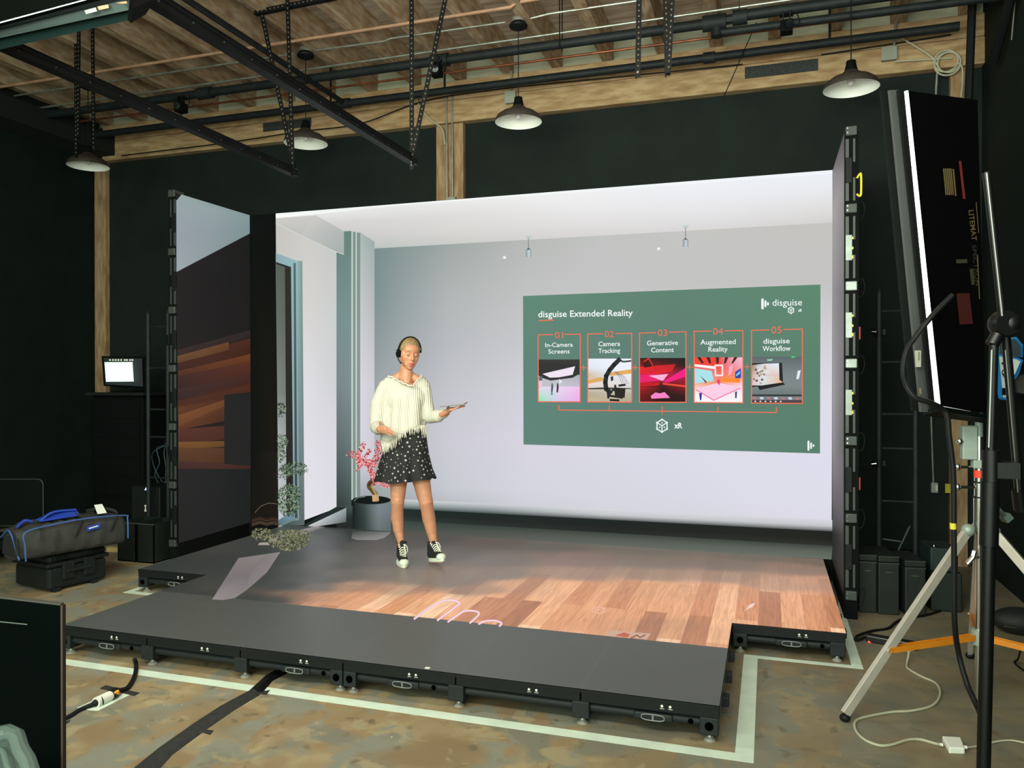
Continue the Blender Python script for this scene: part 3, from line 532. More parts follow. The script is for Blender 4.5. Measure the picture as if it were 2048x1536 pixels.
for k in range(5): tq(3, [(.06+k*.19, 0), (.13+k*.19, 0), (.2+k*.15, .13), (.16+k*.15, .14)], (62, 24, 26), 12)
tq(3, [(0, .15), (.42, .2), (.42, .26), (0, .2)], (250, 246, 250), 12); tq(3, [(0, .24), (.36, .3), (.4, .52), (0, .58)], (170, 226, 234), 12); tq(3, [(.12, .4), (.26, .54), (.24, .58)], (120, 70, 50), 13)
s.path([tp(3, *q) for q in ((.43, .18), (.58, .18), (.58, .4), (.44, .4), (.43, .18))], 3.2, (252, 226, 236), 14); tq(3, [(.56, .46), (.94, .46), (.94, .56), (.56, .54)], (250, 140, 40), 13); tq(3, [(.72, .2), (.8, .16), (.76, .38), (.7, .4)], (250, 170, 200), 14)
tq(3, [(.02, .7), (.5, .56), (.96, .66), (.4, .96)], (250, 206, 230), 13); s.path([tp(3, .04, .72), tp(3, .4, .95), tp(3, .94, .68)], 2, (236, 120, 170), 14)
tq(3, [(.1, .8), (.16, .78), (.15, .94), (.12, .96)], (44, 54, 160), 15); tq(3, [(.84, .76), (.88, .75), (.87, .9), (.84, .9)], (50, 54, 90), 15); tq(3, [(.48, .47), (.54, .52), (.52, .62), (.46, .55)], (244, 60, 110), 15); tq(3, [(.84, .32), (.96, .24), (.96, .46), (.84, .46)], (40, 70, 180), 14); tq(3, [(.86, .38), (.94, .3), (.94, .36), (.86, .42)], (120, 210, 250), 15)
tg(4, (0, 0), (1, 1), [[(92, 104, 108)]*3, [(108, 118, 122)]*3, [(124, 132, 134)]*3, [(126, 136, 136)]*3, [(108, 120, 120)]*3, [(96, 106, 108)]*3], 10, 6, 8)
tq(4, [(0, .14), (.6, .13), (.62, .55), (.66, .6), (.16, .72), (.12, .64), (0, .66)], (24, 28, 28), 12); tq(4, [(0, .18), (.26, .15), (.54, .14), (.55, .5), (.62, .55), (.2, .62), (0, .62)], [(150, 120, 96), (226, 230, 236), (226, 238, 250), (230, 190, 160), (236, 180, 140), (214, 224, 230), (220, 190, 190)], 13)
for k in range(22): u, v = random.uniform(.02, .3), random.uniform(.2, .58); s.disc(tp(4, u, v), 2.6, 2.6, random.choice([(96, 82, 60), (206, 214, 220), (150, 132, 100), (226, 230, 236), (190, 170, 150)]), 14+random.random(), 7)
tq(4, [(.28, .38), (.54, .36), (.55, .41), (.28, .42)], (220, 200, 196), 15); tq(4, [(.91, .3), (.97, .29), (.93, .48), (.88, .48)], (226, 236, 240), 13); tq(4, [(.3, .06), (.42, .05), (.4, .085), (.32, .09)], (150, 222, 180), 13); tq(4, [(.78, -.01), (.88, 0), (.8, .03)], (60, 226, 110), 16)
tq(4, [(.0, .815), (1, .81), (1, .85), (0, .855)], (44, 56, 54), 12); tq(4, [(0, .855), (1, .85), (1, .93), (0, .935)], (120, 128, 138), 12); tq(4, [(0, .93), (1, .93), (1, .99), (0, .99)], (70, 62, 72), 13)
for k in range(7): tq(4, [(.02+k*.14, .87), (.09+k*.14, .87), (.1+k*.14, .92), (.03+k*.14, .92)], random.choice([(208, 212, 220), (190, 120, 120), (220, 226, 232)]), 14); 
for k in range(6): tq(4, [(.06+k*.1, .95), (.09+k*.1, .95), (.09+k*.1, .975), (.06+k*.1, .975)], (238, 238, 230), 14)
s.build('screen_picture', SM, lw)

# ---- LED wings ----
def cabinet(par, x0, x1, y, z0, silver, plate_s, side, handle=None):
    """one LED cabinet column seen from its outer edge"""
    m = MB(); d = .012
    m.box((x0, y, z0+.001), (x0+.016, y+.99, z0+.499)).box((x1-.012, y, z0+.06), (x1, y+.99, z0+.44)).box((x0, y, z0+.001), (x1, y+.99, z0+.03)).box((x0, y, z0+.47), (x1, y+.99, z0+.499)).box((x0, y+.03, z0), (x1, y+.99, z0+.499))
    c = m.build('cabinet', MATTE, par)
    mm = GREY if silver else BLK
    return c
GREY = mat('dark_grey_casting', (64, 72, 70), .55, .3, scale=20)
def wing(name, label, xf, out, cols_pic, silv):
    t = thing(name, label, 'screen', (xf, -.5, 0)); sg = out
    for k in range(6):
        z0 = FZ-.012+k*.5
        a, b = sorted((xf, xf+sg*.085))
        MB().box((a, -1.0, z0), (b, -.02, z0+.499)).build('cabinet', MATTE, t)
        c = MB()                                   # cast edge: front rail, inner rail, slots
        for zz in (z0+.05, z0+.30):
            xa = xf+sg*.006; c.box((xa, -1.006, zz), (xa+sg*.02, -1.0, zz+.15)).box((xa+sg*.045, -1.006, zz), (xa+sg*.058, -1.0, zz+.15))
        c.build('edge_rail', GREY, t)
        sil = silv[k]
        lp = MB().box((xf+sg*.006, -1.012, z0+.165), (xf+sg*.046, -1.0, z0+.33)).build('latch_plate', SILV if sil else BLK, t, bevel=.003)
        if sil: MB().box((xf+sg*.044, -1.02, z0+.175), (xf+sg*.052, -1.0, z0+.195)).box((xf+sg*.044, -1.02, z0+.235), (xf+sg*.052, -1.0, z0+.25)).box((xf+sg*.044, -1.02, z0+.3), (xf+sg*.052, -1.0, z0+.315)).build('latch_pin', YEL, lp)
    for k in range(7):
        z = FZ-.012+k*.5; s2 = silv[6+k]
        kb = MB().box((xf+sg*.006, -1.02, z-.03), (xf+sg*.075, -.9, z+.03)).build('corner_block', SILV if s2 else GREY, t, bevel=.006)
        mb = MB()
        for dz in (-.014, .014): mb.lathe([(.006, 0), (.005, .006), (0, .006)], (xf+sg*.016, -1.02, z+dz), 8, (0, -1, 0))
        mb.build('screw', CHR, kb)
        MB().tube(spline([(xf+sg*.075, -.96, z+.03), (xf+sg*.11, -.96, z+.05), (xf+sg*.125, -.96, z), (xf+sg*.11, -.96, z-.06), (xf+sg*.08, -.96, z-.07)]), .003, 6).build('link_cable', RUB, t, 'auto')
    MB().box((xf+sg*.01, -1.0, .0), (xf+sg*.08, -.88, FZ-.03)).box((xf, -.99, .0), (xf+sg*.06, -.02, FZ-.014)).build('plinth', MATTE, t)
    return t
rw = wing('led_wing', 'narrow right LED wing seen almost edge-on at the right end of the screen', 4.985, 1, None, [0, 0, 1, 1, 1, 0, 0, 0, 0, 1, 1, 0, 0])
s2 = Scr(0, 4.985, -1.)
GW = [(60, 58, 56), (104, 98, 98), (128, 122, 122), (132, 128, 130), (146, 142, 144)]
s2.grid([(1665.5, 340.5), (1688.5, 265), (1687, 1188), (1663.5, 1118)], [[(122, 114, 116), (88, 82, 84)], [(156, 152, 152), (128, 124, 126)], [(150, 146, 148), (124, 120, 122)], [(140, 136, 140), (116, 110, 114)], [(146, 142, 148), (120, 114, 118)], [(150, 146, 152), (112, 106, 110)], [(140, 136, 142), (100, 94, 96)], [(110, 106, 110), (84, 78, 78)], [(44, 46, 45), (62, 58, 58)], [(34, 36, 35), (44, 42, 42)]], 2, 6, 40)  # grey reflection painted into the wing's emission, dimmer toward the foot
s2.build('screen_picture', SM, rw)
yh = MB().tube(spline([(5.06, -1.0, 2.85), (5.075, -1.015, 2.87), (5.082, -1.02, 2.86), (5.082, -1.02, 2.75), (5.075, -1.015, 2.73), (5.06, -1.0, 2.745)]), .007, 8).build('handle', YEL, rw, 'auto'); yh['label'] = 'yellow plastic handle'
lwg = wing('led_wing', 'left LED wing showing a pale sky wedge above dark brown wooden planks', -.30, -1, None, [0]*13)
s3 = Scr(0, -.30, 1.)
s3.grid([(351.5, 386.5), (499, 430.5), (503, 1044), (357.5, 1086.5)], [[(29, 29, 28), (26, 28, 26)], [(34, 32, 32), (29, 29, 29)], [(34, 32, 32), (31, 29, 29)], [(38, 32, 32), (32, 29, 29)], [(39, 37, 37), (34, 34, 34)], [(38, 37, 37), (31, 34, 34)], [(37, 36, 36), (32, 34, 34)]], 1, 8, 24)
s3.grid([(352.5, 400), (499.3, 430.5), (499.5, 467), (353, 544)], [[(150, 164, 168), (146, 162, 164), (130, 150, 150)], [(150, 158, 166), (142, 154, 160), (126, 148, 150)], [(156, 166, 172), (140, 152, 156), (124, 146, 146)]], 3, 12, 10)
s3.poly([(352.5, 402), (363, 389), (499.3, 430.5), (499.3, 440)], [(150, 164, 166), (150, 164, 164), (130, 150, 150), (130, 150, 150)], 2)
def pl(a, b, h0, h1, c0, c1, l=3, x0=356., x1=501.5):
    n = 7; cols = []
    s3.grid([(x0, a), (x1, b), (x1, b+h1), (x0, a+h0)], [[c0, tuple((np.array(c0)+np.array(c1))//2), c1], [tuple(int(v*.86) for v in c0), tuple(int(v*.95) for v in tuple((np.array(c0)+np.array(c1))//2)), tuple(int(v*.85) for v in c1)]], l, 10, 3)
D = (62, 46, 44)
pl(700, 660, 18, 14, (60, 44, 41), (49, 43, 41)); pl(712, 684, 14, 16, (106, 75, 48), (104, 68, 43), 4, 355, 457.5); pl(716, 676, 26, 32, (72, 44, 36), (75, 43, 32)); pl(742, 708, 12, 16, (84, 51, 37), (110, 63, 37)); pl(752, 722, 26, 26, (65, 43, 41), (89, 49, 36)); pl(776, 746, 28, 24, (63, 44, 44), (73, 44, 39)); pl(800, 766, 16, 22, (79, 48, 37), (82, 46, 34))
pl(812, 786, 22, 6, (99, 61, 41), (68, 39, 30)); pl(830, 800, 24, 20, (118, 75, 46), (111, 70, 43), 4, 357, 448.5); pl(852, 812, 8, 30, (99, 60, 39), (86, 51, 37), 4, 357, 448.5); pl(858, 848, 30, 26, (86, 51, 41), (79, 46, 37)); pl(884, 882, 14, 12, (120, 80, 44), (108, 75, 41), 4, 357, 448.5); pl(896, 896, 26, 30, (94, 63, 43), (89, 56, 39), 4, 357, 448.5); pl(920, 926, 18, 12, (73, 49, 44), (77, 44, 36), 3)
pl(826, 786, 60, 100, (40, 32, 31), (40, 32, 31), 2)
s3.poly([(448.5, 790), (501.5, 784), (502, 932), (448.5, 928)], (36, 37, 36), 6)
s3.build('screen_picture', SM, lwg)

# ================= LED stage =================
XR_, XL_ = 4.919, .119; YR1, YR2 = -1.88, -3.08
st = thing('led_stage', 'low LED floor stage with orange wood picture, dark front rows and notched corners', 'stage', (2.5, -1.5, 0))
outline = [(XL_, -.004), (XL_, YR1), (XL_+.6, YR1), (XL_+.6, YR2), (XR_-.6, YR2), (XR_-.6, YR1), (XR_, YR1), (XR_, -.004)]
MB().prism([(x, y, FZ-.014) for x, y in outline], (0, 0, .012)).build('deck_plate', MATTE, st)
def floor_mat(nm='led_floor_picture', c0=(.030, .033, .033), c1=(.05, .056, .056)):
    m = bpy.data.materials.new(nm); m.use_nodes = True; nt = m.node_tree; b = nt.nodes['Principled BSDF']; N = nt.nodes.new; L = nt.links.new
    tc = N('ShaderNodeTexCoord')
    def mp(sc, rot=0., loc=(0, 0, 0)):
        q = N('ShaderNodeMapping'); q.inputs['Scale'].default_value = sc; q.inputs['Rotation'].default_value = (0, 0, rot); q.inputs['Location'].default_value = loc; L(tc.outputs['Object'], q.inputs[0]); return q.outputs[0]
    # planks run front to back: long axis = Y
    br = N('ShaderNodeTexBrick'); L(mp((1, 1, 1), PI/2, (.03, .02, 0)), br.inputs['Vector']); br.inputs['Scale'].default_value = 1; br.inputs['Brick Width'].default_value = 1.15; br.inputs['Row Height'].default_value = .128
    br.inputs['Mortar Size'].default_value = .0012; br.inputs['Color1'].default_value = (0, 0, 0, 1); br.inputs['Color2'].default_value = (1, 1, 1, 1); br.inputs['Mortar'].default_value = (.25, .25, .25, 1); br.offset = .41; br.offset_frequency = 2; br.squash = 1
    rp = N('ShaderNodeValToRGB'); e = rp.color_ramp.elements; e[0].position = 0; e[0].color = (*S(166, 100, 60), 1); e[1].position = 1; e[1].color = (*S(252, 212, 170), 1)
    for p, c in ((.3, (206, 136, 86)), (.55, (224, 158, 108)), (.8, (238, 178, 130))): x = e.new(p); x.color = (*S(*c), 1)
    L(br.outputs['Color'], rp.inputs[0])
    wv = N('ShaderNodeTexNoise'); wv.inputs['Scale'].default_value = 4; wv.inputs['Detail'].default_value = 8; wv.inputs['Distortion'].default_value = 1.1; L(mp((15, .8, 1)), wv.inputs['Vector'])
    r2 = N('ShaderNodeValToRGB'); r2.color_ramp.elements[0].position = .3; r2.color_ramp.elements[0].color = (.72, .66, .6, 1); r2.color_ramp.elements[1].position = .62; r2.color_ramp.elements[1].color = (1.08, 1.06, 1.04, 1); L(wv.outputs['Fac'], r2.inputs[0])
    mu = N('ShaderNodeMix'); mu.data_type = 'RGBA'; mu.blend_type = 'MULTIPLY'; mu.inputs[0].default_value = 1; L(rp.outputs[0], mu.inputs[6]); L(r2.outputs[0], mu.inputs[7])
    a = N('ShaderNodeVertexColor'); a.layer_name = 'picture'; k = N('ShaderNodeVertexColor'); k.layer_name = 'planks'
    mx = N('ShaderNodeMix'); mx.data_type = 'RGBA'; L(k.outputs['Color'], mx.inputs[0]); L(a.outputs['Color'], mx.inputs[6]); L(mu.outputs[2], mx.inputs[7])
    L(mx.outputs[2], b.inputs['Emission Color']); b.inputs['Emission Strength'].default_value = 1
    # thin joints between the 60 cm tiles
    sm = N('ShaderNodeTexBrick'); L(mp((1, 1, 1), 0, (-XL_, 1.88, 0)), sm.inputs['Vector']); sm.inputs['Scale'].default_value = 1; sm.inputs['Brick Width'].default_value = .6; sm.inputs['Row Height'].default_value = .6; sm.inputs['Mortar Size'].default_value = .0018; sm.offset = 0; sm.squash = 1
    sm.inputs['Color1'].default_value = sm.inputs['Color2'].default_value = (*c0, 1); sm.inputs['Mortar'].default_value = (*c1, 1); L(sm.outputs['Color'], b.inputs['Base Color'])
    b.inputs['Roughness'].default_value = .42; b.inputs['Specular IOR Level'].default_value = .5
    return m
CP = [  # photo px, picture colour, plank visibility
 (500,1200,(32,35,34),0),(460,1218,(30,33,33),0),(540,1210,(38,39,37),0),(520,1150,(34,38,38),0),(570,1170,(42,44,43),0),(600,1150,(50,50,48),0),(650,1130,(60,58,55),0),(640,1175,(84,74,66),.02),(700,1150,(84,78,70),0),(300,1180,(26,30,30),0),(200,1230,(24,28,28),0),(400,1200,(28,32,32),0),
 (300,1140,(30,34,34),0),(420,1140,(32,36,37),0),(500,1160,(36,40,40),0),(560,1120,(34,38,38),0),(620,1090,(40,44,43),0),(650,1065,(44,48,46),0),(700,1070,(40,43,42),0),(640,1160,(62,60,56),0),(700,1120,(70,68,64),0),(770,1090,(72,66,63),0),(780,1120,(84,78,72),0),
 (560,1200,(44,46,44),0),(600,1195,(70,60,52),.25),(640,1195,(110,80,66),.55),(660,1212,(150,100,80),.85),(700,1175,(120,98,82),.3),(720,1195,(170,120,92),.85),(600,1212,(110,78,64),.6),
 (760,1150,(100,92,82),.0),(800,1180,(132,108,90),.35),(830,1160,(112,98,86),.03),(850,1200,(180,130,100),.9),(900,1165,(112,98,88),.04),(950,1180,(128,104,88),.25),(1000,1150,(118,103,92),.03),(1050,1170,(150,118,98),.6),(1000,1200,(180,130,100),.9),
 (850,1075,(76,71,68),0),(1000,1085,(92,80,76),0),(1100,1090,(96,88,82),0),(1300,1098,(104,96,88),0),(1500,1110,(106,94,85),0),(1640,1122,(102,88,80),.05),(900,1110,(92,84,78),0),(1000,1120,(108,95,88),0),(1150,1120,(118,98,92),.05),(1300,1125,(116,102,92),.02),(1450,1130,(118,102,92),.03),(1600,1140,(126,106,96),.1),
 (1150,1150,(134,112,98),.15),(1300,1150,(136,114,98),.15),(1450,1155,(140,116,102),.2),(1650,1165,(170,134,118),.45),(1550,1170,(152,124,108),.4),(1300,1175,(180,140,110),.8),(1150,1175,(190,140,110),.85),(1450,1180,(190,146,120),.8),
 (1100,1220,(200,140,110),1),(900,1235,(210,145,110),1),(750,1222,(205,140,105),1),(1000,1250,(200,140,110),1),(1300,1220,(200,145,110),.95),(1250,1260,(150,110,90),.75),(1350,1250,(130,98,80),.7),(1420,1270,(150,105,84),.8),(1450,1240,(190,135,100),.95),(1550,1230,(214,150,122),1),(1650,1220,(225,160,138),1),(1680,1255,(238,178,154),1),(1600,1200,(214,160,136),.95),(1450,1290,(170,116,96),.85),(1180,1258,(170,120,96),.85)]
cpx = np.array([onp(c[0], c[1], 2, FZ)[:2] for c in CP]); cpc = np.array([S(*c[2]) for c in CP]); cpm = np.array([c[3] for c in CP])
YBND = -2.325
def floorpic():
    vs, fs, pc, pm = [], [], [], []
    def region(x0, x1, y0, y1, lit):
        nx = max(2, int(round((x1-x0)/.05))); ny = max(2, int(round((y1-y0)/.05))); n = len(vs)
        for j in range(ny+1):
            for i in range(nx+1):
                x, y = x0+(x1-x0)*i/nx, y0+(y1-y0)*j/ny; vs.append((x, y, FZ))
                if lit:
                    d2 = (cpx[:, 0]-x)**2+((cpx[:, 1]-y)*1.25)**2+.004; w = d2**-2.6; w /= w.sum(); pc.append(tuple(w@cpc)); pm.append(float(w@cpm))
                else: pc.append((0, 0, 0)); pm.append(0.)
        for j in range(ny):
            for i in range(nx): k = n+j*(nx+1)+i; fs.append((k, k+1, k+nx+2, k+nx+1))
    xi0, xi1 = XL_+.6, XR_-.6
    region(XL_, XR_, YR1, -.006, True); region(xi0, 1.72, YBND, YR1, True); region(1.72, xi1, YBND, YR1, True); region(xi0, xi1, YR2, YBND, False)
    me = bpy.data.meshes.new('floor_picture'); me.from_pydata(vs, [], fs); me.materials.append(floor_mat()); me.materials.append(floor_mat('led_floor_unlit', (.072, .078, .077), (.10, .11, .108)))
    me.polygons.foreach_set('material_index', [1 if all(vs[i][1] <= YBND+1e-5 for i in f_) else 0 for f_ in fs])
    a = me.color_attributes.new('picture', 'FLOAT_COLOR', 'POINT'); a.data.foreach_set('color', np.array([(*c, 1) for c in pc], 'f').ravel())
    b = me.color_attributes.new('planks', 'FLOAT_COLOR', 'POINT'); b.data.foreach_set('color', np.array([(m, m, m, 1) for m in pm], 'f').ravel())
    o = bpy.data.objects.new('floor_picture', me); COL.objects.link(o); o.parent = st; o.matrix_parent_inverse = Matrix.Translation(-st.location); return o
floorpic()
s = Scr(2, FZ, 1.); s_cur = s
s.grid([(477, 1116), (560.5, 1104), (492, 1181), (424, 1199)], [[(128, 121, 120), (140, 132, 130)], [(120, 114, 114), (118, 112, 112)], [(142, 134, 134), (136, 128, 128)]], 2, 6, 8)
s.poly([(492, 1181), (470, 1196), (445.5, 1200), (424, 1199), (440, 1175), (500, 1150)], [(134, 126, 126), (138, 130, 130), (144, 136, 136), (146, 138, 138), (132, 124, 124), (118, 112, 112)], 3)
s.poly([(560.5, 1104), (534.5, 1144), (511, 1165), (492, 1181), (500, 1140), (530, 1110)], [(140, 132, 130), (134, 126, 126), (132, 124, 124), (134, 126, 126), (120, 114, 114), (128, 120, 120)], 3)
s.poly([(519, 1085.5), (535, 1084.5), (540, 1090), (516, 1090)], (168, 158, 154), 3)
s.poly([(614, 1056.5), (640, 1050.5), (655, 1052), (612, 1070), (575, 1083), (535, 1081), (560, 1070)], [(180, 176, 172), (150, 146, 142), (96, 98, 94), (84, 84, 80), (62, 62, 58), (140, 136, 132), (90, 92, 88)], 2)
GF = [(96, 98, 70), (128, 128, 96), (70, 76, 56), (150, 148, 120), (54, 60, 46), (116, 120, 84)]
leaves(s, 578, 1080, 40, 21, 620, GF, 4, size=3.); leaves(s, 524, 1068, 22, 12, 170, GF, 4, size=3.); leaves(s, 595, 1071, 26, 12, 220, GF, 4, size=3.)
s.poly([(705, 1062), (782, 1064), (779, 1068), (768, 1076), (752, 1080), (715, 1080), (703, 1077)], [(58, 64, 62), (118, 118, 116), (128, 128, 126), (138, 138, 136), (140, 140, 138), (128, 128, 126), (112, 112, 110)], 3)
for pts in ([(828.5, 1237.7), (860, 1216), (881, 1203.5), (893, 1200.8), (906, 1200.6), (918, 1205), (917, 1209), (908, 1216), (875, 1240.6)], [(896, 1243.6), (922, 1225.5), (932, 1221.8), (945.7, 1221.6), (957, 1225), (956, 1231), (940, 1246)], [(957.5, 1248), (968, 1243), (980, 1241.3), (992.6, 1241.8), (1003, 1246.5), (999, 1252.4)]):
    pp = [(v.x, v.y) for v in spline([(x, y, 0) for x, y in pts], 5)]; s.path(pp, 4.2, (226, 176, 186), 3); s.path(pp, 2.2, (248, 224, 240), 4)
cube(1197, 1220, 11, 1.6, 3, (240, 186, 166), 1.4, .62); s.text('xR', 1216, 1222, 3.5, (234, 172, 146), 0, l=3, width=10)
s.poly([(1208.6, 1270), (1220, 1259.7), (1302, 1267.6), (1293.6, 1279)], (204, 170, 150), 3); s.poly([(1230, 1271), (1248, 1264.6), (1260, 1269), (1255, 1275)], (196, 104, 84), 4); s.path([(1262, 1276), (1274, 1270), (1280, 1275), (1290, 1270)], 2.4, (150, 92, 68), 4)
s.poly([(1487, 1223), (1500, 1209), (1510, 1206), (1505, 1214)], [(230, 170, 140), (252, 228, 222), (252, 232, 228), (244, 200, 180)], 3)  # white glint painted onto the floor face
s.build('floor_artwork', SM, st)
# skirts, corner blocks, tubes, latches, feet
TILE = mat('tile_side_black', (18, 22, 23), .5, .0, scale=30, spec=.25); BOXM = mat('corner_block_black', (28, 33, 34), .6, .0, scale=24, spec=.3)
NICK = mat('bright_nickel', (196, 196, 184), .3, .5, scale=12)
HOLEB = mat('hole_black', (2, 2, 2), .9, spec=0)
def front_edge(xs, y, parent, ports=(0,), dbl=()):
    for i, (a, b) in enumerate(zip(xs, xs[1:])):
        sp = MB().box((a+.004, y-.004, FZ-.054), (b-.004, y+.03, FZ-.014)).box((a+.001, y-.006, FZ-.016), (b-.001, y+.03, FZ-.002)).build('skirt_panel', TILE, parent)
        mk = MB(); 
        for dx in (.0, .035):
            mk.lathe([(.006, 0), (.006, .0012), (0, .0012)], (a+.36+dx, y-.004, FZ-.03), 10, (0, -1, 0)); mk.box((a+.352+dx, y-.0052, FZ-.042), (a+.370+dx, y-.004, FZ-.040))
        mk.build('marking', mat('printed_white', (210, 214, 205), .6), sp)
        ft_ = MB().tube([(a+.04, y+.035, .080), (b-.04, y+.035, .080)], .021, 14).build('frame_tube', BOXM, parent, 'auto')
        if i in ports:
            cx = a+.32
            MB().box((cx-.085, y+.004, .062), (cx+.085, y+.03, .098)).build('latch_housing', BOXM, ft_, bevel=.01)
            L_ = MB()
            ring = [(cx+.05*math.copysign(abs(math.cos(t))**.6, math.cos(t)), y, .080+.013*math.copysign(abs(math.sin(t))**.7, math.sin(t))) for t in [2*PI*k/24 for k in range(25)]]
            L_.tube(ring, .0028, 6).box((cx-.004, y, .068), (cx+.004, y+.004, .092)); L_.build('latch_ring', mat('worn_grey', (110, 116, 112), .5), ft_, 'auto')
            MB().lathe([(.012, 0), (.012, .002), (0, .002)], (b-.12, y+.0145, .080), 14, (0, -1, 0)).build('tube_hole', HOLEB, ft_)
def block(cx, y, parent, hole=False, w=.078):
    cb = MB().box((cx-w/2, y-.006, .036), (cx+w/2, y+.08, FZ-.055)).build('corner_block', BOXM, parent, bevel=.005)
    if hole: MB().lathe([(.018, 0), (.018, .003), (0, .003)], (cx, y-.006, .076), 18, (0, -1, 0)).build('block_hole', HOLEB, cb)
    MB().lathe([(.026, .0), (.027, .004), (.016, .012), (.010, .02), (.009, .03), (.014, .033), (.014, .037), (0, .038)], (cx, y+.04, 0), 16).build('levelling_foot', NICK, parent, 'auto')
xf = [XL_+.6+.6*k for k in range(7)]
front_edge(xf, YR2, st, (0, 2, 3, 5))
block(xf[0]+.025, YR2, st, True); block(xf[1], YR2, st); block(xf[2], YR2, st); block(xf[3]-.037, YR2, st, True, .068); block(xf[3]+.037, YR2, st, True, .068); block(xf[4], YR2, st); block(xf[5], YR2, st); block(xf[6]-.042, YR2, st, True)
front_edge([XL_, XL_+.6], YR1, st, (0,)); block(XL_+.042, YR1, st, True)
front_edge([XR_-.6, XR_], YR1, st, (0,)); block(XR_-.6+.045, YR1, st, True); block(XR_-.042, YR1, st)
for X, y0, y1, sg in ((XR_-.6, YR2, YR1, 1), (XR_, YR1, -.01, 1), (XL_+.6, YR2, YR1, -1), (XL_, YR1, -.01, -1)):
    a, b = sorted((X, X-sg*.03)); MB().box((a, y0+.03, FZ-.062), (b, y1, FZ-.002)).build('side_skirt', TILE, st)
    MB().tube([(X-sg*.035, y0+.09, .08), (X-sg*.035, y1-.03, .08)], .021, 12).build('frame_tube', BOXM, st, 'auto')
    mm = MB(); n = int(round((y1-y0)/.6))
    for k in range(1, 2*n):
        y = y0+.3*k; MB().box((X-.02 if sg > 0 else X-.028, y-.03, .055), (X+.028 if sg > 0 else X+.02, y+.03, .1)).build('side_clamp', BOXM, st, bevel=.004)
    ft = MB()
    for k in range(1, n+1): 
        yy = min(y0+.6*k, y1-.08); ft.lathe([(.026, 0), (.016, .012), (.009, .02), (.009, .05), (0, .05)], (X-sg*.06, yy, 0), 12)
    ft.build('levelling_foot', NICK, st, 'auto')
MB().box((1.95, YR2+.0, FZ+.0002), (1.97, YR2+.018, FZ+.0012)).build('sticker', WHT, st) if False else None
q = onp(855, 1336, 2, FZ); MB().box((q.x-.012, q.y-.01, FZ), (q.x+.012, q.y+.01, FZ+.001)).build('sticker', WHT, st)
# ---- white floor tape outline ----
def tape(x0, y0, x1, y1, label): tag(MB().box((x0, y0, 0), (x1, y1, .0012)).build('floor_tape', TAPEW), label, 'tape')
tape(.62, -3.20, 4.46, -3.132, 'long white tape strip on the concrete along the stage front')
tape(4.385, -3.131, 4.46, -1.94, 'white tape strip running back along the right side of the front stage')
tape(4.386, -1.939, 5.0, -1.895, 'white tape strip in front of the right stage notch')
tape(4.945, -1.894, 5.0, -.6, 'white tape strip along the outer right side of the stage')
tape(.60, -3.131, .665, -1.94, 'white tape strip along the left side of the front stage')
tape(.03, -1.939, .6, -1.885, 'white tape strip in front of the left stage notch')
tape(.03, -1.884, .085, -1.0, 'white tape strip along the outer left side of the stage')
# ================= equipment around the stage =================
# ladder-shaped black pipe frames that brace the wings
def ladder(name, label, a, b, h, rungs, r=.02):
    t = thing(name, label, 'frame', (a[0], a[1], 0))
    for x, y in (a, b): MB().tube([(x, y, 0), (x, y, h-.03)], r, 12).lathe([(r, h-.031), (r*.4, h), (0, h+.002)], (x, y, 0), 12).build('upright', PIPE, t, 'auto')
    for z in rungs: MB().tube([(a[0], a[1], z), (b[0], b[1], z)], .009, 8).build('rung', PIPE, t, 'auto')
    return t
t = ladder('ladder_frame', 'black ladder-like pipe frame standing behind the right LED wing', (5.27, -.35), (5.505, -.35), 2.2, (2.04, 1.676, 1.305, 1.06, .684, .3))
u_ = ladder('ladder_frame', 'black ladder-like pipe frame standing behind the left LED wing', (-.84, -.5), (-1.07, -.5), 2.21, (2.06, 1.67, 1.28, 1.02, .635, .24))
for z, nm in ((1.89, 'upper'), (.955, 'lower')):
    a = MB().tube([(5.075, -.62, z), (5.255, -.39, z)], .005, 8).tube([(5.225, -.43, z), (5.233, -.42, z)], .022, 12)
    a.build('clamp_arm', CHR, t, 'auto'); MB().tube([(5.27, -.35, z-.03), (5.27, -.35, z+.03)], .03, 12).box((5.28, -.37, z-.02), (5.31, -.33, z+.02)).build('clamp', BLK, t, 'auto')
for z in (1.86, .89):
    o = MB().box((5.072, -1.006, z-.05), (5.08, -1.0, z+.03)).build('warning_tag', REDM, rw); 
for px, py in ((340, 680), (343, 902)):
    p = onp(px, py, 1, -.52); MB().tube([p-Vector((0, 0, .045)), p+Vector((0, 0, .045))], .033, 12).build('clamp', BLK, u_, 'auto'); MB().box(p+Vector((.03, -.02, -.01)), p+Vector((.05, -.01, .02))).build('clamp_bolt', CHR, u_)

# tall rack with a monitor on top (far left)
rk = thing('equipment_rack', 'tall black equipment rack at far left carrying the lit monitor', 'rack', (-1.95, .3, 0))
MB().box((-2.28, .02, .06), (-1.62, .55, 1.40)).build('rack_body', MATTE, rk, bevel=.01)
MB().box((-2.30, -.06, 1.40), (-1.55, .56, 1.43)).build('rack_top', mat('worn_black_top', (30, 34, 33), .5, scale=12, var=.5), rk, bevel=.004)
for x in (-2.22, -1.68):
    for y in (.08, .49): MB().lathe([(.03, 0), (.03, .06)], (x, y, 0), 14).build('caster', RUB, rk, 'auto')
for k in range(6): MB().box((-2.24, .012, .16+k*.2), (-1.66, .02, .33+k*.2)).build('rack_panel', mat('rack_panel_black', (14, 16, 17), .35), rk)
mo = thing('monitor', 'flat monitor with a bright white window, standing on the black rack', 'monitor', (-1.9, .05, 1.43))
def qd(px, py, d): return dep(px, py, d)
mA, mB_, mC, mD = qd(203, 712, 8.13), qd(286, 713, 8.02), qd(289, 776, 8.02), qd(207, 772, 8.13)
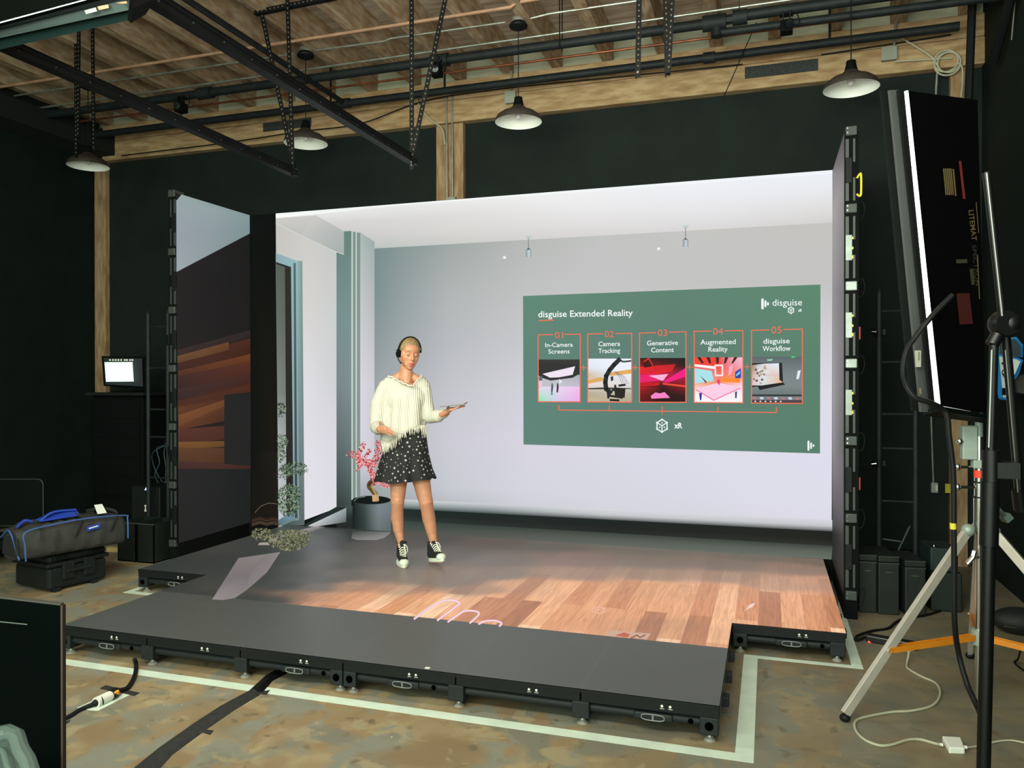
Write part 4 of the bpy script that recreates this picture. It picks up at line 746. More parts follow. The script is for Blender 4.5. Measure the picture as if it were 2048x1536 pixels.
bk = Vector((.02, .05, 0)); MB().hexa([mD, mC, mC+bk, mD+bk, mA, mB_, mB_+bk, mA+bk]).build('monitor_casing', MATTE, mo, bevel=.003)
MB().hexa([qd(238, 776, 8.1), qd(256, 776, 8.1), qd(256, 776, 8.14), qd(238, 776, 8.14), qd(238, 750, 8.1), qd(256, 750, 8.1), qd(256, 750, 8.14), qd(238, 750, 8.14)]).box((-2.06, .03, 1.431), (-1.78, .2, 1.445)).build('monitor_stand', MATTE, mo)
def dface(pts, d, name, m, par): MB().add([dep(x, y, d) for x, y in pts], [tuple(range(len(pts)))]).build(name, m, par, fix=False)
def emis(name, rgb, st_=1.):
    return mat(name, rgb, .5, emit=st_, var=.02)
sc_ = MB(); sc_.add([dep(207.5, 716, 8.0), dep(284, 717, 7.98), dep(286, 773, 7.98), dep(211, 769, 8.0)], [(0, 1, 2, 3)]); dsp = sc_.build('display', emis('display_dark', (14, 20, 24)), mo, fix=False)
sc_ = MB(); sc_.add([dep(209, 724.5, 7.96), dep(265, 724, 7.955), dep(267.5, 763, 7.955), dep(212, 763.5, 7.96)], [(0, 1, 2, 3)]); sc_.build('white_window', emis('display_white', (196, 236, 212)), dsp, fix=False)
tb = MB()
for k in range(9): x = 219+k*5.6+random.uniform(-1, 1); tb.add([dep(x, 718.5, 7.97), dep(x+3.4, 718.5, 7.97), dep(x+3.4, 721.5, 7.97), dep(x, 721.5, 7.97)], [(0, 1, 2, 3)])
tb.build('toolbar', emis('display_icons', (170, 176, 160)), dsp, fix=False)
# server case with white marks and two dark bins under it
sv = thing('computer_tower', 'black computer tower with a small white light behind the dark bins', 'computer', (-1.1, -.4, 0))
p0 = onp(263, 972, 1, -.40); MB().box((p0.x, -.40, 0), (p0.x+.34, .0, p0.z)).build('tower_case', mat('tower_black', (16, 22, 20), .5), sv, bevel=.006)
a = onp(292, 978, 1, -.402); MB().add([a+Vector((-.018, 0, -.012)), a+Vector((.018, 0, -.012)), a+Vector((0, 0, .016))], [(0, 1, 2)]).build('status_light', emis('pale_light', (206, 222, 255), 1.2), sv, fix=False)
a = onp(291, 1016, 1, -.402); MB().box(a+Vector((-.012, -.001, -.035)), a+Vector((.012, 0, -.012))).box(a+Vector((-.006, -.001, -.012)), a+Vector((.006, 0, .012))).box(a+Vector((-.012, -.001, .012)), a+Vector((.01, 0, .03))).build('white_mark', WHT, sv)
pb = onp(333, 884, 1, -.4); bl = tag(MB().box(pb+Vector((-.03, 0, -.03)), pb+Vector((.03, .05, .03))).build('network_box', MATTE), 'small black box with a blue light hanging inside the left ladder frame', 'electronics')
MB().box(pb+Vector((-.006, -.003, -.018)), pb+Vector((.002, -.001, -.01))).build('blue_light', emis('blue_led', (90, 90, 255), 2), bl); MB().box(pb+Vector((.012, -.003, -.022)), pb+Vector((.018, -.001, .026))).build('white_edge', emis('cool_led', (170, 176, 235), 1.), bl)
for k, (xs, c) in enumerate((((312, 900), (318, 925), (311, 950), (308, 962)), (46, 78, 84)),) if False else []: pass
for k in range(3):
    P = [onp(x, y, 1, -.42) for x, y in ([(333, 890), (314, 897), (319, 925), (310, 948), (316, 966)], [(333, 890), (328, 905), (332, 935), (331, 962), (338, 972)], [(333, 890), (306, 905), (307, 930), (322, 960), (334, 966)])[k]]
    tag(MB().tube(spline(P), .004, 6).build('network_cable', mat('teal_cable', (44, 74, 82), .6), smooth='auto'), ['leftmost', 'rightmost', 'middle'][k]+' of the thin blue-green cables drooping inside the left ladder frame', 'cable')
for x0, x1, lb in ((-.985, -.79, 'left one of two dark open bins on the floor beside the left LED wing'), (-.775, -.60, 'right one of two dark open bins on the floor beside the left LED wing')):
    t = thing('storage_bin', lb, 'bin', (x0+.1, -.95, 0)); m = MB()
    x0 += .17; x1 += .17; y0, y1, h = -1.13, -.83, .335
    for b in (((x0, y0, 0), (x1, y1, .01)), ((x0, y0, 0), (x1, y0+.008, h)), ((x0, y1-.008, 0), (x1, y1, h)), ((x0, y0, 0), (x0+.008, y1, h)), ((x1-.008, y0, 0), (x1, y1, h))): m.box(*b)
    m.build('bin_shell', mat('dark_green_plastic', (20, 30, 25), .5), t)
    MB().box((x0-.004, y0-.006, h-.008), (x1+.004, y0+.004, h)).build('rim', mat('worn_rim', (70, 74, 64), .5), t)

# rugged case with long bag on top
def obb(c, ux, L, D_, z0, z1, name, m, par, bevel=.0):
    ux = Vector(ux).normalized(); uy = Vector((-ux.y, ux.x, 0)); c = Vector(c); q = []
    for z in (z0, z1):
        for a, b in ((0, 0), (1, 0), (1, 1), (0, 1)): p = c+ux*L*a+uy*D_*b; q.append((p.x, p.y, z))
    return MB().hexa(q).build(name, m, par, bevel=bevel)
CASE = mat('rugged_case_plastic', (24, 29, 28), .55, scale=30, spec=.25)
g0 = onp(97, 1188, 2, 0); g1 = onp(213, 1160, 2, 0); ux = (g1-g0); Lc = ux.length; ux.normalize(); uy = Vector((-ux.y, ux.x, 0)); Dc = .42
cs = thing('rugged_case', 'large black rugged case on the floor at left under the long bag', 'case', g0)
obb(g0+Vector((0, 0, 0)), ux, Lc, Dc, .02, .18, 'case_base', CASE, cs, .02); obb(g0-ux*.015-uy*.015, ux, Lc+.03, Dc+.03, .185, .215, 'rim', CASE, cs, .008); lid_ = obb(g0, ux, Lc, Dc, .215, .27, 'case_lid', CASE, cs, .02)
for a in (.1, Lc-.19): obb(g0+ux*a-uy*.02, ux, .09, .03, .08, .215, 'latch', CASE, cs, .008)
obb(g0+ux*(Lc/2-.1)-uy*.03, ux, .2, .02, .13, .155, 'handle', CASE, cs, .008)
rb = MB()
for a in [.04+.022*i for i in range(5)]+[Lc-.13+.022*i for i in range(5)]:
    p = g0+ux*a-uy*.02; q = p+uy*.03; rb.bar(p+Vector((0, 0, .235)), q+Vector((0, 0, .272)), .01, .02)
rb.build('lid_ribs', CASE, lid_)
for a in (.04, Lc-.12): obb(g0+ux*a-uy*.004, ux, .05, .05, 0, .03, 'foot', CASE, cs)
BAGM = mat('charcoal_nylon', (50, 51, 47), .8, scale=9, bump=.4, var=.35); BAGD = mat('black_nylon', (24, 29, 27), .8, scale=9, bump=.4)
PIPG = mat('blue_piping', (60, 96, 160), .6); BLU = mat('blue_pad', (26, 62, 168), .7, scale=12)
def bag():
    bl_, br_ = dep(44, 1118, 5.48), dep(258, 1076, 6.12)      # bottom front edge
    t = thing('long_equipment_bag', 'long grey nylon bag with blue piping lying on the rugged case', 'bag', (bl_+br_)/2)
    ax = (br_-bl_); ax.z = 0; L = ax.length; ax.normalize(); ay = Vector((-ax.y, ax.x, 0)); z0 = .274
    n = 26; sec = []; W_, H = .36, .24
    vs = []; K = 16; o0 = Vector((bl_.x, bl_.y, z0))
    for i in range(n+1):
        t_ = i/n; hh = H*(.93+.10*math.sin(PI*min(1, t_*1.1)))+.008*math.sin(i*2.1); e = min(1, .55+3.2*t_, .7+6*(1-t_)); off = 0 if 0 < i < n else 0
        for k in range(K):
            a = 2*PI*k/K; cx = math.copysign(abs(math.cos(a))**.42, math.cos(a)); cz = math.copysign(abs(math.sin(a))**.42, math.sin(a))
            w = W_/2*(1+.03*math.sin(i*1.7+k)); p = o0+ax*(L*t_)+ay*(W_/2+cx*w*e)+Vector((0, 0, .005+(cz*.5+.5)*hh*(.8+.2*e)))
            vs.append(p)
    fs = [(i*K+k, i*K+(k+1) % K, (i+1)*K+(k+1) % K, (i+1)*K+k) for i in range(n) for k in range(K)]+[tuple(range(K))[::-1], tuple(n*K+k for k in range(K))]
    MB().add(vs, fs).build('bag_body', BAGM, t, 'auto')
    P = lambda u, w, z: o0+ax*(L*u)+ay*w+Vector((0, 0, z))
    MB().tube(spline([P(.03, -.006, .01), P(.02, -.01, .12), P(.03, -.006, .215), P(.3, -.006, .243), P(.6, -.006, .25), P(.95, -.004, .232), P(.985, 0, .2), P(.99, 0, .05)]), .0055, 6).build('piping', PIPG, t, 'auto')
    MB().tube(spline([P(-.012, .02, .02), P(-.02, .15, .21), P(-.012, .3, .15)]), .0055, 6).build('end_piping', PIPG, t, 'auto')
    MB().add([P(.2, .06, .262), P(.55, .04, .272), P(.56, .11, .30), P(.42, .13, .315), P(.2, .15, .27)], [(0, 1, 2, 3, 4)]).tube(spline([P(.22, .12, .26), P(.34, .11, .312), P(.54, .1, .31)]), .018, 8, flat=.5).build('shoulder_pad', BLU, t, 'auto')
    MB().tube(spline([P(.05, .16, .23), P(.1, .14, .272), P(.16, .13, .262)]), .022, 8, flat=.5).build('blue_flap', BLU, t, 'auto')
    for u in (.46, .8):
        MB().tube(spline([P(u, -.012, .13), P(u+.04, -.014, .2), P(u+.08, .02, .265), P(u+.02, .15, .285), P(u-.04, .28, .26)]), .012, 6, flat=.3).build('strap', BAGD, t, 'auto')
    a = P(.57, -.016, .155); MB().hexa([a, a+ax*.1+Vector((0, 0, .012)), a+ax*.1+ay*.004+Vector((0, 0, .012)), a+ay*.004, a+Vector((0, 0, .035)), a+ax*.1+Vector((0, 0, .047)), a+ax*.1+ay*.004+Vector((0, 0, .047)), a+ay*.004+Vector((0, 0, .035))]).build('blue_badge', BLU, t)
    MB().bar(a+ax*.015+Vector((0, -.002, .02)), a+ax*.085+Vector((0, -.002, .03)), .002, .008).build('badge_lettering', WHT, t)
    a = P(.72, .05, .262); MB().hexa([a, a+ax*.07, a+ax*.07+ay*.004, a+ay*.004, a+ay*.05+Vector((0, 0, .065)), a+ax*.06+ay*.05+Vector((0, 0, .065)), a+ax*.06+ay*.054+Vector((0, 0, .065)), a+ay*.054+Vector((0, 0, .065))]).build('white_tag', WHT, t)
    MB().hexa([P(-.02, .03, .04), P(-.02, .27, .04), P(-.005, .27, .04), P(-.005, .03, .04), P(-.02, .05, .17), P(-.02, .25, .17), P(-.005, .25, .17), P(-.005, .05, .17)]).build('end_handle', BAGD, t, bevel=.01)
bag()
# dark padded chair back outline behind the bag and a block of wood
ch = thing('office_chair', 'dark chair barely visible in the black corner behind the bag', 'chair', dep(30, 1080, 7.0))
b0 = dep(38, 1005, 6.9); CH = mat('chair_mesh', (8, 16, 13), .9, spec=.1)
def rrect(c, u, w, W_, H, r=.05, n=5):
    out = []
    for (sx, sz), a0 in (((1, 1), 0), ((-1, 1), PI/2), ((-1, -1), PI), ((1, -1), 1.5*PI)):
        for k in range(n+1): a = a0+PI/2*k/n; out.append(Vector(c)+Vector(u)*(sx*(W_/2-r)+r*math.cos(a))+Vector(w)*(sz*(H/2-r)+r*math.sin(a)))
    return out
cx_ = Vector((_r.x, _r.y, 0)); cf = Vector((_f.x, _f.y, 0)).normalized()
MB().prism(rrect(b0, cx_, (0, 0, 1), .42, .40), cf*.03).build('backrest', CH, ch); rr = rrect(b0-cf*.004, cx_, (0, 0, 1), .43, .41); MB().tube(rr+[rr[0]], .006, 6, cap=False).build('backrest_frame', mat('chair_frame', (34, 48, 42), .6), ch)
sx = b0+Vector((0, 0, -.32))-cf*.2; MB().prism(rrect(sx, cx_, cf, .45, .42), (0, 0, .06)).build('seat', CH, ch); MB().tube([(sx.x, sx.y, .1), (sx.x, sx.y, sx.z)], .025).tube([b0+Vector((0, 0, -.2))+cf*.03, sx+cf*.2], .02).build('column', BLK, ch)
for k in range(5): a = 2*PI*k/5; e = Vector((sx.x+.28*math.cos(a), sx.y+.28*math.sin(a), .06)); MB().bar((sx.x, sx.y, .1), e, .03, .025).ell((e.x, e.y, .028), (.028, .028, .028), n=10, m=8).build('leg', BLK, ch)
tag(MB().bar(onp(217, 1098, 2, .02), onp(241, 1099, 2, .02), .05, .04).build('wood_offcut', mat('pale_wood', (196, 172, 116), .7)), 'short pale offcut of wood on the floor behind the rugged case', 'wood')

# right side: crates
CR = mat('dark_crate', (19, 27, 25), .6, .0, scale=12, var=.3); CRT = mat('crate_edge', (58, 66, 62), .5)
def crate(pxa, pxb, pyb, h, dpt, label, lines=True):
    a, b = onp(pxa, pyb, 2, 0), onp(pxb, pyb+2, 2, 0); u = (b-a); L = u.length; u.normalize(); v = Vector((-u.y, u.x, 0))
    t = thing('flat_crate', label, 'crate', a)
    obb(a, u, L, dpt, .0, h-.045, 'crate_body', CR, t, .008); obb(a, u, L, dpt, h-.04, h, 'lid', CR, t, .006)
    obb(a-v*.003, u, L, .004, h-.048, h-.043, 'seam', CRT, t); obb(a-v*.003, u, L, .004, h-.004, h+.001, 'lid_edge', CRT, t)
    obb(a+u*L*.3-v*.006, u, L*.35, .006, h*.72, h*.745, 'handle', CRT, t); return t
crate(1718, 1754, 1225, .385, .34, 'leftmost of the three dark upright crates beside the right LED wing')
crate(1757, 1799, 1229, .385, .34, 'middle of the three dark upright crates beside the right LED wing')
crate(1810, 1852, 1231, .36, .34, 'rightmost of the three dark upright crates beside the right LED wing')
gb = thing('toolbox', 'dark green toolbox piled behind the silver tripod leg', 'box', onp(1865, 1228, 2, 0)); a, b = onp(1862, 1222, 2, 0), onp(1925, 1226, 2, 0); u = (b-a).normalized()
obb(a, u, (b-a).length, .3, 0, .26, 'lower_box', mat('dark_green_box', (12, 26, 22), .6), gb, .01); obb(a+Vector((0, .02, 0)), u, (b-a).length-.02, .28, .262, .42, 'upper_box', mat('teal_box', (20, 40, 40), .6), gb, .01)
ml = thing('clamp_bundle', 'small chrome clamp with red tip lying on the dark green toolbox', 'clamp', onp(1880, 1100, 1, -.55))
q = onp(1868, 1092, 1, -.6); e = onp(1886, 1112, 1, -.6); MB().tube([q, e], .008, 8).ell(q, (.014,)*3, n=10, m=6).ell((q+e)/2, (.012,)*3, n=10, m=6).build('clamp_arm', CHR, ml, 'auto'); MB().tube([e, onp(1893, 1118, 1, -.6)], .009, 8).build('red_tip', mat('red_rubber', (200, 50, 40), .5), ml, 'auto')
MB().box(e+Vector((-.03, 0, -.05)), e+Vector((.05, .03, -.02))).build('clamp_jaw', MATTE, ml)
for k, (a, b) in enumerate((((1765, 1078), (1801, 1083)), ((1764, 1103), (1824, 1107)), ((1766, 1110), (1786, 1116)), ((1794, 1106), (1820, 1052)), ((1839, 1090), (1852, 1106)))):
    tag(MB().tube([onp(*a, 1, -.2), onp(*b, 1, -.2)], .006, 6).build('metal_rod', mat('grey_rod', (96, 104, 98), .45, .4), smooth='auto'), ['short rod, uppermost in the pile behind the right ladder frame', 'long level rod lying across the crates behind the right ladder frame', 'short rod, lowest in the pile behind the right ladder frame', 'slanting rod leaning above the crates behind the right ladder frame', 'short slanting rod at the right end of the pile above the crates'][k], 'rod', None)
sh = thing('low_shelf', 'low black shelf behind the crates that carries loose rods', 'shelf', (5.3, -.2, 0)); MB().box((5.2, -.28, .235), (5.56, .1, .26)).build('shelf_board', MATTE, sh); 
for x in (5.2, 5.53):
    for y in (-.28, .07): MB().box((x, y, 0), (x+.03, y+.03, .235)).build('leg', MATTE, sh)

# wall things near right: outlet box with cable, yellow label, blue-rimmed panel
t = thing('wall_outlet', 'grey wall outlet box low on the back wall right of the screen', 'outlet', (5.68, .88, .78)); a = onp(1862, 965, 1, .87); b = onp(1876, 986, 1, .87)
MB().box((a.x, .86, b.z), (b.x, .9, a.z)).build('outlet_box', SILV, t, bevel=.004); MB().box((b.x-.02, .855, b.z+.02), (b.x-.005, .86, a.z-.02)).build('socket_face', WHT, t); MB().tube([onp(1862, 825, 1, .88), (a.x+.02, .88, a.z)], .008).build('supply_conduit', GALV, t)
a = onp(1891, 968, 1, .8); tag(MB().box((a.x, .81, a.z-.075), (a.x+.06, .822, a.z)).build('yellow_note', mat('yellow_paper', (186, 176, 46), .7)), 'small yellow note taped beside the cables at the right post', 'note')
bp = thing('blue_rimmed_case', 'white machine part with bright blue rim, half hidden behind the black stand', 'device', dep(2025, 740, 5.2)); BR = mat('bright_blue_rim', (40, 130, 200), .4); WH2 = mat('white_machine', (196, 214, 214), .35)
def hull(pts, d, th, name, m, par): 
    P = [dep(x, y, d) for x, y in pts]; return MB().prism(P, cf*th).build(name, m, par)
hull([(2000, 676), (2033, 674), (2046, 690), (2046, 715), (2000, 715)], 5.22, .06, 'blue_rim', BR, bp); hull([(2003, 680), (2030, 678), (2041, 692), (2041, 714), (2003, 712)], 5.18, .02, 'grey_window', mat('smoky_window', (60, 70, 74), .3), bp)
hull([(1999, 708), (2036, 716), (2046, 720), (2038, 748), (2025, 765), (2020, 796), (2010, 800), (2006, 796), (1999, 730)], 5.14, .05, 'blue_rim', BR, bp); hull([(2002, 713), (2034, 719), (2041, 723), (2030, 748), (2019, 766), (2016, 792), (2010, 795)], 5.10, .02, 'white_shell', WH2, bp)
hull([(2006, 776), (2014, 776), (2012, 790), (2006, 790)], 5.08, .01, 'dark_socket', MATTE, bp)
MB().tube(spline([dep(2005, 725, 5.06), dep(2012, 735, 5.06), dep(2006, 745, 5.06), dep(2014, 758, 5.06)]), .008, 8).build('lever', CHR, bp, 'auto'); hull([(2030, 755), (2060, 745), (2060, 790), (2036, 785)], 5.25, .05, 'grey_housing', mat('grey_housing', (70, 72, 68), .6), bp)
MB().bar(dep(2035, 735, 5.3), Vector((6.205, dep(2035, 735, 5.3).y, dep(2035, 735, 5.3).z)), .05, .08).build('wall_bracket', MATTE, bp)

# ---- LED softlight on the chrome stand (right) ----
D1, D2 = 3.30, 3.52
sl = thing('softlight_panel', 'tall black LED softlight seen from behind on the chrome stand at right', 'light', dep(1900, 830, 3.6))
BACK = mat('softlight_back', (5, 5, 6), .6, scale=12, spec=.1); SK1 = mat('softlight_frame', (8, 15, 14), .6, spec=.15); SK2 = mat('softlight_strip', (58, 62, 62), .6, var=.1)
def Q(l): return [dep(*p) for p in l]
n_ = (dep(1955, 200, D2)-dep(1815, 180, D1)).cross(Vector((0, 0, 1))).normalized()   # pushes the front away from the viewer
if n_.dot(_f) < 0: n_ = -n_
B4 = Q([(1878, 808, D1), (1972, 826, D2), (1955, 200, D2), (1813, 181, D1)])         # BL BR TR TL of the back sheet
_n0 = (B4[1]-B4[0]).cross(B4[3]-B4[0]); _rr = ray(1955, 200); B4[2] = CAM+_rr*((B4[0]-CAM).dot(_n0)/_rr.dot(_n0))
th = .035
MB().hexa([B4[0], B4[1], B4[1]+n_*th, B4[0]+n_*th, B4[3], B4[2], B4[2]+n_*th, B4[3]+n_*th]).build('back_sheet', BACK, sl)
def side(fa, fb, m, nm, x=()):          # slices of the side wall between depths
    a0, a1 = Vector(dep(1878, 808, D1)), Vector(dep(1813, 181, D1))
def slat(pa, pb, pc, pd, d1, d2, nm, m):
    a, b, c, d = dep(*pa, d1), dep(*pb, d1), dep(*pc, d2), dep(*pd, d2)
    w = -_r*0+n_*.012; MB().hexa([c, d, d+w, c+w, b, a, a+w, b+w][::1]).build(nm, m, sl) if False else MB().prism([a, b, c, d], n_*.012).build(nm, m, sl)
slat((1763, 180), (1781, 180), (1846, 822), (1826, 822), 3.50, 3.45, 'front_rim', SK1)
slat((1780, 180), (1798, 180), (1866, 824), (1843, 824), 3.45, 3.40, 'grey_side_strip', SK2)
slat((1797, 180), (1815, 181), (1880, 810), (1864, 824), 3.40, 3.33, 'side_skirt', SK1)
slat((1813.5, 181), (1816.5, 181), (1881, 808), (1875, 808), 3.295, 3.295, 'light_slit', emis('led_slit', (240, 250, 255), 1.3))
MB().prism(Q([(1846, 822, 3.45), (1972, 838, 3.6), (1972, 828, 3.52), (1878, 812, 3.30)]), Vector((0, 0, -.02))).build('bottom_rim', SK1, sl)
# front diffuser (faces the stage, away from the camera)
_h = (B4[1]-B4[0])*.2; Fq = [B4[0]+n_*.045+_h, B4[1]+n_*.045, B4[2]+n_*.045, B4[3]+n_*.045+_h]
MB().hexa([Fq[0], Fq[1]-(Fq[1]-Fq[0])*.15, Fq[1]-(Fq[1]-Fq[0])*.15+n_*.01, Fq[0]+n_*.01, Fq[3], Fq[2]-(Fq[2]-Fq[3])*.15, Fq[2]-(Fq[2]-Fq[3])*.15+n_*.01, Fq[3]+n_*.01]).build('diffuser', emis('diffuser_cloth', (235, 240, 235), .8), sl)
def sticker(pts, m, nm, d=None, par=None, off=.004):
    # lies on the back sheet plane
    n0 = (B4[1]-B4[0]).cross(B4[3]-B4[0]).normalized(); P = []
    for x, y in pts:
        r_ = ray(x, y); k = (B4[0]-CAM).dot(n0)/r_.dot(n0); P.append(CAM+r_*(k-.012))
    MB().add(P, [tuple(range(len(P)))]).build(nm, m, par or sl, fix=False); return P
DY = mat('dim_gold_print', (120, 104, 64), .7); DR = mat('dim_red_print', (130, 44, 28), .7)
for k in range(5): sticker([(1886+k*3.6, 337), (1888.6+k*3.6, 337), (1893.4+k*3.6, 390), (1890.8+k*3.6, 390)], DY, 'label_line')
sticker([(1905, 338), (1908, 338), (1913, 392), (1910, 392)], DY, 'label_line'); sticker([(1917.5, 322), (1922.5, 322), (1931, 398), (1926, 398)], DR, 'red_label_line'); sticker([(1951.5, 404), (1953, 404), (1958, 466), (1956.5, 466)], DY, 'label_line')
def backtext(t_, x, y, cap, m, length, ang):
    vs, fs = fontmesh(t_, .01); xs = [v[0] for v in vs]; w = max(xs); k = cap/.7; kx = length/w; ux_ = (math.cos(ang), math.sin(ang)); uy_ = (-math.sin(ang), math.cos(ang))
    n0 = (B4[1]-B4[0]).cross(B4[3]-B4[0]).normalized(); P = []
    for v in vs:
        X = x+ux_[0]*v[0]*kx-uy_[0]*v[1]*k; Y_ = y+ux_[1]*v[0]*kx-uy_[1]*v[1]*k; r_ = ray(X, Y_); P.append(CAM+r_*((B4[0]-CAM).dot(n0)/r_.dot(n0)-.012))
    MB().add(P, fs).build('lettering', m, sl, fix=False)
backtext('LITEMAT', 1937, 420, 10, DY, 62, 1.46); backtext('SPECTRUM', 1944, 490, 8, mat('dim_grey_print', (52, 52, 46), .7), 82, 1.48); backtext('Cineo', 1912, 328, 5, mat('dim_grey_print', (52, 52, 46), .7), 40, 1.46) if False else None
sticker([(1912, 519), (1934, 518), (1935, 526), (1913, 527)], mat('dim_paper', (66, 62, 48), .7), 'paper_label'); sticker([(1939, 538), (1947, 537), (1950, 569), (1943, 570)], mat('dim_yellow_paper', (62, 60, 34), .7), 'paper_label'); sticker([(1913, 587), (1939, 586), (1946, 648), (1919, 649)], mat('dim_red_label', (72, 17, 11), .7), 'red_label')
sticker([(1954, 510), (1956, 510), (1960, 598), (1958, 598)], DY, 'label_line')
w1 = [dep(1829, 701, 3.38), dep(1842, 701, 3.36), dep(1842, 734, 3.36), dep(1831, 734, 3.38)]; MB().add(w1, [(0, 1, 2, 3)]).build('barcode_sticker', mat('sticker_paper', (150, 152, 140), .7), sl, fix=False)
for k in range(6): MB().add([dep(1836.5, 704+k*3, 3.34), dep(1839.5, 704+k*3, 3.34), dep(1839.5, 705.5+k*3, 3.34), dep(1836.5, 705.5+k*3, 3.34)], [(0, 1, 2, 3)]).build('barcode_bar', MATTE, sl, fix=False)
MB().add([dep(1838, 776, 3.36), dep(1842, 776, 3.36), dep(1843, 788, 3.36), dep(1839, 788, 3.36)], [(0, 1, 2, 3)]).build('gold_logo', DY, sl, fix=False)
lg = bpy.data.lights.new('softlight_panel_glow', 'AREA'); lg.shape = 'RECTANGLE'; lg.size = .45; lg.size_y = 1.3; lg.energy = 14; lg.color = (1, .97, .9)
lo = bpy.data.objects.new('softlight_panel_glow', lg); COL.objects.link(lo); lo.location = sum((Fq[i] for i in range(4)), Vector())/4+n_*.26; lo.rotation_euler = n_.to_track_quat('-Z', 'Y').to_euler()
pc_ = thing('power_cable', 'thick black cable looping off the softlight and down its stand', 'cable', dep(1890, 820, 3.5))
MB().tube(spline([dep(1905, 590, 3.22), dep(1885, 610, 3.22), dep(1857, 640, 3.22), dep(1830, 675, 3.24), dep(1813, 702, 3.24), dep(1806, 740, 3.24), dep(1812, 770, 3.24), dep(1830, 795, 3.22), dep(1860, 805, 3.22), dep(1885, 818, 3.25), dep(1895, 835, 3.25), dep(1898, 870, 3.25), dep(1903, 910, 3.25), dep(1907, 960, 3.25), dep(1908, 1100, 3.25), dep(1909, 1240, 3.25), dep(1918, 1310, 3.3), dep(1935, 1370, 3.25), dep(1955, 1415, 3.2), onp(1970, 1455, 2, .012)], 6), .011, 10).build('cable_run', RUB, pc_, 'auto')
MB().tube([dep(1906, 1046, 3.25), dep(1906.5, 1058, 3.25)], .0125, 10).build('yellow_band', YEL, pc_, 'auto')

# ---- chrome roller stand ----
cs_ = thing('light_stand', 'chrome tripod light stand with orange braces holding the tall softlight', 'stand', (5.476, -2.305, 0)); CX, CY = 5.460, -2.307; c3 = lambda z: (CX, CY, z)
for z0, z1, r_, nm, m in ((.0, .83, .018, 'lower_tube', CHR), (.83, 1.0, .024, 'hub_collar', CHR), (1.0, 1.28, .021, 'upper_tube', CHR), (1.28, 1.42, .017, 'spigot', SILV)): MB().tube([c3(z0), c3(z1)], r_, 16).build(nm, m, cs_, 'auto')
MB().tube([c3(1.085), c3(1.12)], .0225, 16).build('red_tape_band', mat('red_orange_tape', (232, 70, 40), .6), cs_, 'auto')
for z in (.99, 1.06, 1.15): MB().tube([c3(z), c3(z+.008)], .027, 16).build('ring', RUB, cs_, 'auto')
MB().box((CX-.075, CY-.03, 1.17), (CX-.01, CY+.03, 1.33)).box((CX-.03, CY-.035, 1.13), (CX+.02, CY+.03, 1.17)).build('bracket', SILV, cs_, bevel=.005)
MB().tube([(CX, CY, 1.38), dep(1935, 835, 3.6), dep(1925, 832, 3.6)], .014).build('yoke_arm', CHR, cs_, 'auto')
for z, L_ in ((1.255, .09), (1.135, .1), (1.04, .1)):
    e = Vector((CX, CY, z))-cx_*L_; MB().tube([(CX, CY, z), e], .007).ell(e-Vector((0, 0, .0)), (.014, .014, .018), n=12, m=8).build('clamp_knob', CHR, cs_, 'auto')
feet = [onp(1690, 1443, 2, 0), Vector((6.12, -2.62, 0)), Vector((5.58, -1.58, 0))]
for i, F_ in enumerate(feet):
    d = Vector((F_.x-CX, F_.y-CY, 0)); dn = d.normalized(); top = Vector(c3(.84))+dn*.06; bot = F_+Vector((0, 0, .035)); 
    MB().bar(top, bot, .024, .04, (0, 0, 1)).build('leg', mat('leg_aluminium', (196, 190, 178), .35, .35, scale=9, var=.15), cs_, bevel=.002)
    if i == 1: MB().bar(top.lerp(bot, .28), top.lerp(bot, .41), .027, .044).build('orange_tape', mat('red_orange_tape', (232, 70, 40), .6), cs_)
    MB().ell(F_+Vector((0, 0, .018)), (.024, .024, .018), n=14, m=8).build('rubber_foot', RUB, cs_, 'auto')
    mid = top.lerp(bot, .66); hub = Vector(c3(.335))+dn*.03; sd = Vector((-dn.y, dn.x, 0))*.014
    for sgn in (-1, 1): MB().bar(hub+sd*sgn, mid+sd*sgn, .004, .026).build('brace', ORNG, cs_)
    MB().bar(hub, mid, .03, .003).build('brace_web', ORNG, cs_)
    MB().lathe([(.01, -.022), (.01, .022)], mid, 10, sd).build('brace_bolt', CHR, cs_)
    MB().ell(top, (.03, .03, .03), n=14, m=10).build('leg_joint', SILV, cs_, 'auto')
MB().tube([c3(.30), c3(.37)], .034, 16).build('brace_hub', SILV, cs_, 'auto')
k0 = Vector(c3(.72))-cx_*.07-cf*.05; MB().tube([k0+cx_*.04, k0], .006).tube([k0-cx_*.015+Vector((0, 0, -.03)), k0+Vector((.01, 0, 0)), k0+cx_*.02+Vector((0, 0, .03))], .011, 10).build('wing_handle', CHR, cs_, 'auto')


